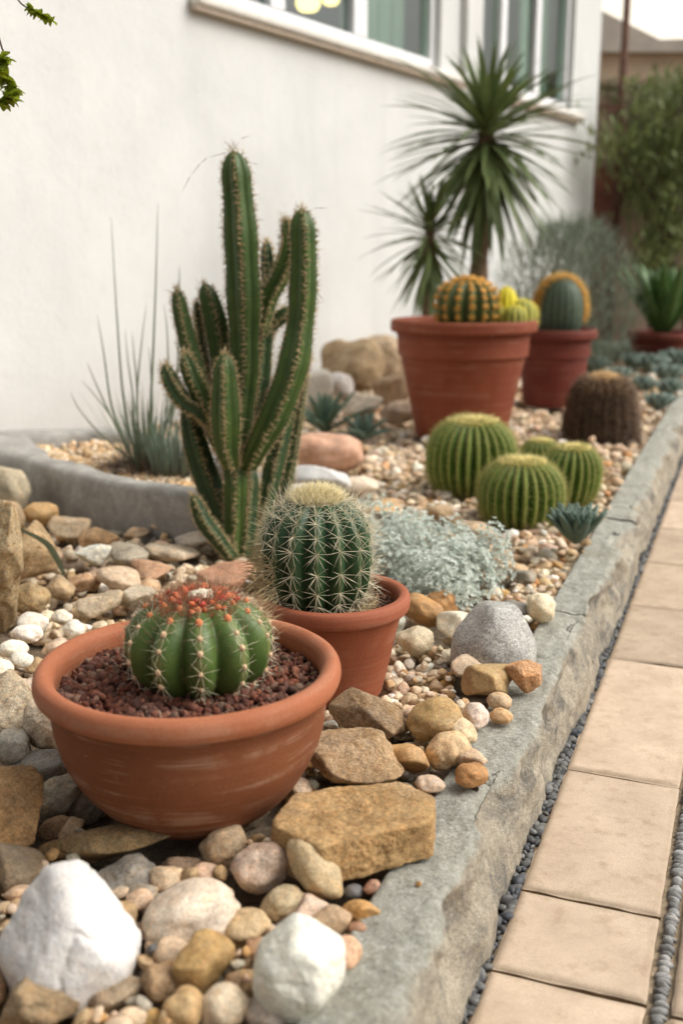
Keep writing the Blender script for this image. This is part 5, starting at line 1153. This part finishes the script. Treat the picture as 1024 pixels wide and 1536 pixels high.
# ------------------------------------------------------------------ loose pebbles settle into the gaps
SHP = [pebble_base(3, 300+i, k) for i, k in enumerate(['round']*9+['sub']*7)]; SHPL = [pebble_base(2, 340+i, k) for i, k in enumerate(['round']*6+['sub']*6)]; SHPH = [pebble_base(4, 300+i, k) for i, k in enumerate(['round']*9+['sub']*7)]
PEB = []                                       # (shape, size, rotation, centre, colour name, colour)
R5 = np.random.default_rng(42)
def bedok(x, y):
    s = x*PN[0]+y*PN[1]
    if s > -.372 or (x-W0[0])*WN[0]+(y-W0[1])*WN[1] < .03: return False
    px, py, d_ = project((x, y, BED)); return -70 < px < 1090 and py < 1640
def settle(n, samp, size, cols, wts, K=8, zmax=.165, flat=(.5, .85), pct=78, nshape=16):
    done = 0
    for _ in range(n):
        a = float(size(R5)); b_ = a*R5.uniform(.65, .95); c_ = b_*R5.uniform(*flat); yaw = R5.uniform(0, PI); best = None
        m_ = int(a/GR_)+1; off = np.arange(-m_, m_+1)*GR_; X_, Y_ = np.meshgrid(off, off, indexing='ij'); xr = (X_*math.cos(yaw)+Y_*math.sin(yaw))/a; yr = (-X_*math.sin(yaw)+Y_*math.cos(yaw))/b_; q = xr*xr+yr*yr; ins = q < .97; dome = np.where(ins, c_*np.sqrt(np.maximum(1-q, 0)), 0)
        for _k in range(K):
            x, y = samp(R5)
            if not bedok(x, y): continue
            i, j = int((x-GX0)/GR_), int((y-GY0)/GR_)
            if i-m_ < 0 or j-m_ < 0 or i+m_+1 > HX or j+m_+1 > HY: continue
            W = HM[i-m_:i+m_+1, j-m_:j+m_+1]; w_ = (W+dome)[ins]; zc = float(np.percentile(w_, pct))
            if W[m_, m_] > 1 or (W[ins] > 1).mean() > .08: continue
            if HERO[i-m_:i+m_+1, j-m_:j+m_+1][ins].mean() > .3: continue
            if best is None or zc < best[0]: best = (zc, x, y, i, j)
        if best is None or best[0] > zmax: continue
        zc, x, y, i, j = best; W = HM[i-m_:i+m_+1, j-m_:j+m_+1]
        # tilt with the ground below
        Wc = np.minimum(W, zc+.02); sx_ = float(np.clip(((Wc*X_)[ins].sum()/np.maximum((X_*X_)[ins].sum(), 1e-9)), -.45, .45)); sy_ = float(np.clip(((Wc*Y_)[ins].sum()/np.maximum((Y_*Y_)[ins].sum(), 1e-9)), -.45, .45))
        nz = Vector((-sx_, -sy_, 1)).normalized(); rot = Vector((0, 0, 1)).rotation_difference(nz).to_matrix() @ Matrix.Rotation(yaw, 3, 'Z')
        W[...] = np.where(ins & (W < 1), np.maximum(W, zc+dome), W); ID = len(PEB); T_ = TOPID[i-m_:i+m_+1, j-m_:j+m_+1]; T_[ins] = ID
        cn = cols[R5.choice(len(cols), p=np.array(wts)/sum(wts))]; PEB.append((int(R5.integers(nshape)), (a, b_, c_), np.array(rot), (x, y, zc), cn, shift_col(PALC[cn], rnd, .2))); done += 1
    print('settled', done, 'of', n)
def box_s(x0, x1, y0, y1): return lambda r: (r.uniform(x0, x1), r.uniform(y0, y1))
def kerbside(t0, t1, w): return lambda r: tuple((PN*(-.372-w*r.uniform()**1.0)+PD*r.uniform(t0, t1))[:2])
near_c = ['brown', 'tan', 'sand', 'grey', 'cream', 'pink', 'dgrey', 'ochre']; near_w = [2, 3.5, 2.5, 2.2, 2.6, 1.6, 1, 1]
mid_c = ['cream', 'tan', 'pale', 'pink', 'ochre', 'white', 'grey', 'orange', 'sand']; mid_w = [7, 3.2, 6, 2.8, .9, 2., 1.6, .4, 1.6]
far_c = ['cream', 'pink', 'pale', 'tan', 'white', 'orange']; far_w = [6, 5, 4, 1.2, 1.6, .3]
settle(380, box_s(-.75, .30, .78, 1.55), lambda r: r.uniform(.013, .025), near_c, near_w, 12, .156)
settle(1500, box_s(-.75, .35, .78, 1.6), lambda r: r.uniform(.005, .012), near_c+['slate'], near_w+[.8], 6, .156)
settle(620, kerbside(1.42, 2.6, .36), lambda r: r.uniform(.011, .021), mid_c, mid_w, 12, .172)
settle(450, kerbside(1.35, 2.6, .34), lambda r: r.uniform(.006, .011), mid_c, mid_w, 6, .168)
settle(520, box_s(-1.1, -.02, 1.5, 2.9), lambda r: r.uniform(.018, .036), ['tan', 'pink', 'cream', 'sand', 'grey', 'pale'], [3, 2.5, 4, 2, 1.5, 3], 12, .17, (.4, .75))
settle(1300, box_s(-1.1, .2, 1.55, 3.0), lambda r: r.uniform(.007, .018), mid_c, mid_w, 6, .165)
settle(1200, box_s(-.3, 1.1, 2.4, 4.0), lambda r: r.uniform(.013, .030), mid_c, mid_w, 6, .165, (.45, .8))
settle(1600, box_s(-.3, 1.3, 2.5, 4.3), lambda r: r.uniform(.008, .014), mid_c, mid_w, 4, .165)
settle(2300, box_s(-.1, 2.6, 3.8, 6.8), lambda r: r.uniform(.016, .028), far_c, far_w, 4, .168, (.5, .8))
settle(900, box_s(.3, 2.8, 6.0, 9.2), lambda r: r.uniform(.02, .034), far_c, far_w, 3, .17, (.5, .8))
settle(900, box_s(-1.0, 1.2, 3.1, 6.2), lambda r: r.uniform(.014, .026), far_c, far_w, 5, .165, (.5, .8))
settle(200, box_s(-1.3, -.3, 2.6, 4.2), lambda r: r.uniform(.015, .03), mid_c, mid_w, 4, .165)
# the ones that show largest become things of their own
cnt = np.bincount(TOPID[TOPID >= 0], minlength=len(PEB)); sc = []
for k, p in enumerate(PEB):
    px, py, d_ = project(p[3]); a = p[1]; vis = cnt[k]/(PI*a[0]*a[1]/GR_**2); ok = 0 < px < 1024 and 0 < py < 1536
    # hidden behind the pots and their cacti?
    if (px-284)**2/227**2+(py-1080)**2/165**2 < 1 and py < 1235 and p[3][1] > 1.25: ok = False
    if 395 < px < 590 and 770 < py < 1030 and p[3][1] > 1.75: ok = False
    sc.append(a[0]*a[1]*min(vis, 1)**1.5/d_**2 if ok and vis > .3 else 0)
order = np.argsort(sc)[::-1]; single = set(int(k) for k in order[:205] if sc[k] > 0)
marks = [('the terracotta bowl', 284, 1180), ('the mid sized pot', 560, 1010), ('the domed grey stone', 741, 958), ('the large white quartz rock', 105, 1392), ('the blocky white quartz rock', 445, 1449), ('the large sandstone block', 560, 1240), ('the layered sandstone', 552, 1078), ('the column cactus', 360, 832), ('the trough', 180, 780), ('the rounded brown boulder', 45, 833), ('the silver foliage', 650, 850), ('the small agave', 866, 815), ('the front barrel cactus', 785, 760), ('the oval pale pebble', 286, 1367), ('the white pebble cluster', 50, 950), ('the pale grey and white boulder', 480, 724), ('the sandstone wedge', 530, 1137), ('the smooth ochre pebble', 652, 1079), ('the smooth brown pebble', 632, 915), ('the long olive pebble', 473, 1299), ('the cream egg shaped pebble', 812, 912), ('the orange jagged stone', 784, 1013), ('the long brown slab', 165, 1266), ('the barrel cactus by the largest pot', 710, 690), ('the orange stone', 580, 762)]
cword = {'cream': 'cream', 'tan': 'tan', 'ochre': 'ochre', 'brown': 'brown', 'grey': 'grey', 'white': 'white', 'pink': 'pinkish', 'slate': 'black grey', 'orange': 'orange', 'sand': 'sandy', 'olive': 'olive', 'dgrey': 'dark grey', 'pale': 'pale beige'}
def rel_word(dx, dy):
    if abs(dx) > 1.3*abs(dy): return 'right of' if dx > 0 else 'left of'
    return ('in front of' if dy > 0 else 'behind')
pile = Pile(); PM = {}; used = {}
for k, p in enumerate(PEB):
    px, py, d_ = project(p[3])
    if k in single:
        if p[0] not in PM: PM[p[0]] = mesh('pebble', *SHPH[p[0]]); PM[p[0]].polygons.foreach_set('use_smooth', [True]*len(PM[p[0]].polygons)); PM[p[0]].materials.append(M['pebble'])
        o = bpy.data.objects.new('pebble', PM[p[0]]); COL.objects.link(o)
        Mx = Matrix(p[2].tolist()).to_4x4(); o.matrix_world = Matrix.Translation(p[3]) @ Mx @ Matrix.Diagonal((*p[1], 1)); o.color = (*p[5], 1)
        mk = sorted(marks, key=lambda q: (q[1]-px)**2+(q[2]-py)**2)[0]; sz = 'large' if p[1][0] > .022 else ('medium' if p[1][0] > .0145 else 'small'); shp = 'flat' if p[1][2]/p[1][0] < .42 else ('oval' if p[1][1]/p[1][0] < .8 else 'round')
        l = f"{sz} {shp} {cword[p[4]]} pebble {rel_word(px-mk[1], py-mk[2])} {mk[0]}"
        if l in used:
            e = used[l]; dx, dy = px-e[0], py-e[1]; ex = ('further right' if dx > 0 else 'further left') if abs(dx) > abs(dy) else ('nearer the camera' if dy > 0 else 'further back'); l2 = l+', the one '+ex
            if l2 in used: l2 = l+f", {['lighter', 'darker'][int(sum(p[5]) < 1)]} and {'tilted' if abs(p[2][2][0])+abs(p[2][2][1]) > .25 else 'level'}"
            used[l2] = (px, py); l = l2
        else: used[l] = (px, py)
        tag(o, l, 'pebble', 'loose pebbles of the gravel bed')
    else:
        v, f = (SHP[p[0]] if d_ < 3.2 else SHPL[p[0] % 12]); pile.add((v*np.array(p[1]))@p[2].T+np.array(p[3]), f, p[5])
stuff(pile.build('gravel', M['gravel']))['label'] = 'mixed cream, tan and pinkish gravel filling the rest of the bed'
# stuff also below: fine grit in the deepest gaps is the soil sheet

# ------------------------------------------------------------------ dark pebbles in the gutter, flat grey pebbles in the slab joint
DK = [mesh('gutter_pebble', *pebble_base(3, 500+i, 'round')) for i in range(8)]
for m_ in DK: m_.polygons.foreach_set('use_smooth', [True]*len(m_.polygons)); m_.materials.append(M['dark'])
gp = Pile(); r = np.random.default_rng(6); items = []
t = .82; 
while t < 6.5:
    for lane in range(2):
        s = -.2695+lane*.0085+r.uniform(-.003, .003); a = r.choice([.0055, .0075, .0095, .012], p=[.25, .3, .3, .15])*r.uniform(.9, 1.15); items.append((s, t+r.uniform(-.003, .003), a, a*r.uniform(.6, .85), a*r.uniform(.5, .75), r.uniform(0, PI), -.011+r.uniform(0, .008)))
    t += .0135
wr = ['blue black', 'charcoal', 'dark grey', 'slate grey']
ug = {}
for k, (s, t, a, b_, c_, yaw, z) in enumerate(items):
    p = st(s, t, z); px, py, d_ = project(p); ci = int(r.integers(4)); col = np.array([(.055, .06, .07), (.07, .07, .07), (.105, .105, .10), (.15, .15, .145)][ci])*r.uniform(.85, 1.15)
    rot = np.array(Matrix.Rotation(yaw, 3, 'Z') @ Matrix.Rotation(r.uniform(-.5, .5), 3, 'X'))
    if 1.0 < t < 2.35 and py < 1545 and k % 1 == 0:
        o = bpy.data.objects.new('gutter_pebble', DK[int(r.integers(8))]); COL.objects.link(o); o.matrix_world = Matrix.Translation(p) @ Matrix(rot.tolist()).to_4x4() @ Matrix.Diagonal((a, b_, c_, 1)); o.color = (*col, 1)
        nb_ = 'beside the short square slab' if t < 1.405 else ('beside the worn patch slab' if t < 1.813 else 'beside the long pale slab'); nb_ = 'beside the bottom slab' if t < 1.21 else nb_
        tag(o, f"{'small' if a < .008 else 'larger'} {wr[ci]} gutter pebble {nb_}, {'kerb' if s < -.266 else 'slab'} side", 'gutter pebble', 'dark pebbles in the gutter between kerb and path')
    else:
        v, f = SHPL[k % 6]; gp.add((v*np.array((a, b_, c_)))@rot.T+p, f, col)
stuff(gp.build('gutter_gravel', stone_mat('gutter_gravel_stone', 'attr', grain=(.85, 1.1), mott=(.7, 1.25), bump=.12, rough=.55, warm=.1, gain=(1.05, 1.05, 1.05))))['label'] = 'dark pebbles filling the far length of the gutter'
t = .93; sides = 0; jj = 0
jp = Pile()
while t < 4.0:
    th = r.uniform(.003, .0075); s = (SR+SR2)/2+r.uniform(-.0016, .0016); p = st(s, t+th, -.0075+r.uniform(-.003, .0015)); qx = project(p)
    if qx[0] > 1030:
        v, f = SHPL[jj % 6]; jj += 1; g_ = r.uniform(.16, .3); jp.add(((v*np.array((.0105, th*1.2, .008)))@np.array(Matrix.Rotation(-PATH_A, 3, 'Z')).T)+p, f, (g_, g_*.98, g_*.93)); t += th*2; continue
    o = bpy.data.objects.new('joint_pebble', DK[int(r.integers(8))]); COL.objects.link(o)
    ang = -PATH_A+r.uniform(-.4, .4); g_ = r.uniform(.13, .36)
    o.matrix_world = Matrix.Translation(p) @ Matrix.Rotation(ang, 4, 'Z') @ Matrix.Rotation((r.uniform(-.2, .2) if r.uniform() < .75 else r.uniform(.5, 1.3)), 4, 'X') @ Matrix.Diagonal((r.uniform(.007, .0118), th*1.22, r.uniform(.0075, .0095), 1)); o.color = (g_, g_*.98, g_*.93, 1)
    tone = 'light grey' if g_ > .25 else ('mid grey' if g_ > .2 else 'dark grey'); tag(o, f"{tone} {'thick' if th > .0045 else 'thin'} flat pebble set on edge {'beside the bottom slab' if t < 1.21 else ('beside the short square slab' if t < 1.405 else 'beside the worn patch slab')}", 'joint pebble', 'flat grey pebbles set on edge in the strip between the slabs')
    t += th*2
stuff(jp.build('joint_gravel', M['gravel']))
# fallen grass blade by the boulders
gbp = at_z(97, 862, .17); gl = thing('wild_grass', gbp, 'single grey green blade of grass arching over the brown boulder', 'grass')
A_ = at_z(97, 862, .17); pts = smooth_prof(np.array([A_, at_y(84, 835, A_[1]-.02), at_y(66, 812, A_[1]-.04), at_y(16, 787, A_[1]-.10)])-gbp, 8); V = []; F = []
for i_, p in enumerate(pts):
    w_ = .0065*math.sin(PI*min(1, .12+.88*i_/(len(pts)-1)))**.8+.0004; V += [p+np.array([w_, 0, w_*.6]), p+np.array([0, -.001, 0]), p-np.array([w_, 0, w_*.6])]
    if i_: q = 3*i_; F += [(q-3, q-2, q+1, q), (q-2, q-1, q+2, q+1)]
put('leaf', V, F, GR, gl, None, True, {'along': np.linspace(.4, 1, len(V))})

# ------------------------------------------------------------------ sky, sun, camera
w = bpy.data.worlds.new('World'); scene.world = w; w.use_nodes = True; nt = w.node_tree; bg = nt.nodes['Background']; sky = nt.nodes.new('ShaderNodeTexSky'); sky.sky_type = 'NISHITA'; sky.sun_disc = False
EL, AZ = math.radians(46), math.radians(92)
sky.sun_elevation = EL; sky.sun_rotation = AZ; sky.air_density = .9; sky.dust_density = 8.; sky.ozone_density = .6; sky.altitude = 0
N = NT(nt); hs = N.n('ShaderNodeHueSaturation'); hs.inputs['Saturation'].default_value = .28; nt.links.new(sky.outputs[0], hs.inputs['Color']); 
gl_ = N.n('ShaderNodeNewGeometry').outputs['Incoming']; dp = N.n('ShaderNodeVectorMath', operation='DOT_PRODUCT'); nt.links.new(gl_, dp.inputs[0]); ga, ge = math.radians(24), math.radians(9); dp.inputs[1].default_value = (-math.sin(ga)*math.cos(ge), -math.cos(ga)*math.cos(ge), -math.sin(ge))
gw_ = N.math('POWER', N.math('MAXIMUM', dp.outputs['Value'], 0.), 10.); hz = N.mix(gw_, hs.outputs[0], (11., 10., 8.2)); nt.links.new(hz, bg.inputs['Color']); bg.inputs['Strength'].default_value = .15
sd = bpy.data.lights.new('sun', 'SUN'); sd.energy = 1.8; sd.angle = math.radians(60); sd.color = (1, .98, .935); so = bpy.data.objects.new('sun', sd); COL.objects.link(so)
S = Vector((math.sin(AZ)*math.cos(EL), math.cos(AZ)*math.cos(EL), math.sin(EL))); so.rotation_euler = S.to_track_quat('Z', 'Y').to_euler(); so.location = S*20
cd = bpy.data.cameras.new('camera'); cam = bpy.data.objects.new('camera', cd); COL.objects.link(cam); cam.location = (0, 0, EYE); cam.rotation_euler = (PI/2-PITCH, 0, 0)
cd.sensor_fit = 'VERTICAL'; cd.sensor_height = 36; cd.sensor_width = 24; cd.lens = 37.5; cd.clip_start = .02; cd.clip_end = 300
cd.dof.use_dof = True; cd.dof.focus_distance = 1.75; cd.dof.aperture_fstop = 2.9; cd.dof.aperture_blades = 0
scene.camera = cam
scene.render.engine = 'CYCLES'; scene.view_settings.view_transform = 'Standard'; scene.view_settings.look = 'None'; scene.view_settings.exposure = 0; scene.view_settings.gamma = 1
scene.cycles.use_denoising = True; scene.cycles.max_bounces = 6; scene.cycles.diffuse_bounces = 3; scene.cycles.transparent_max_bounces = 8; scene.cycles.caustics_reflective = False; scene.cycles.caustics_refractive = False
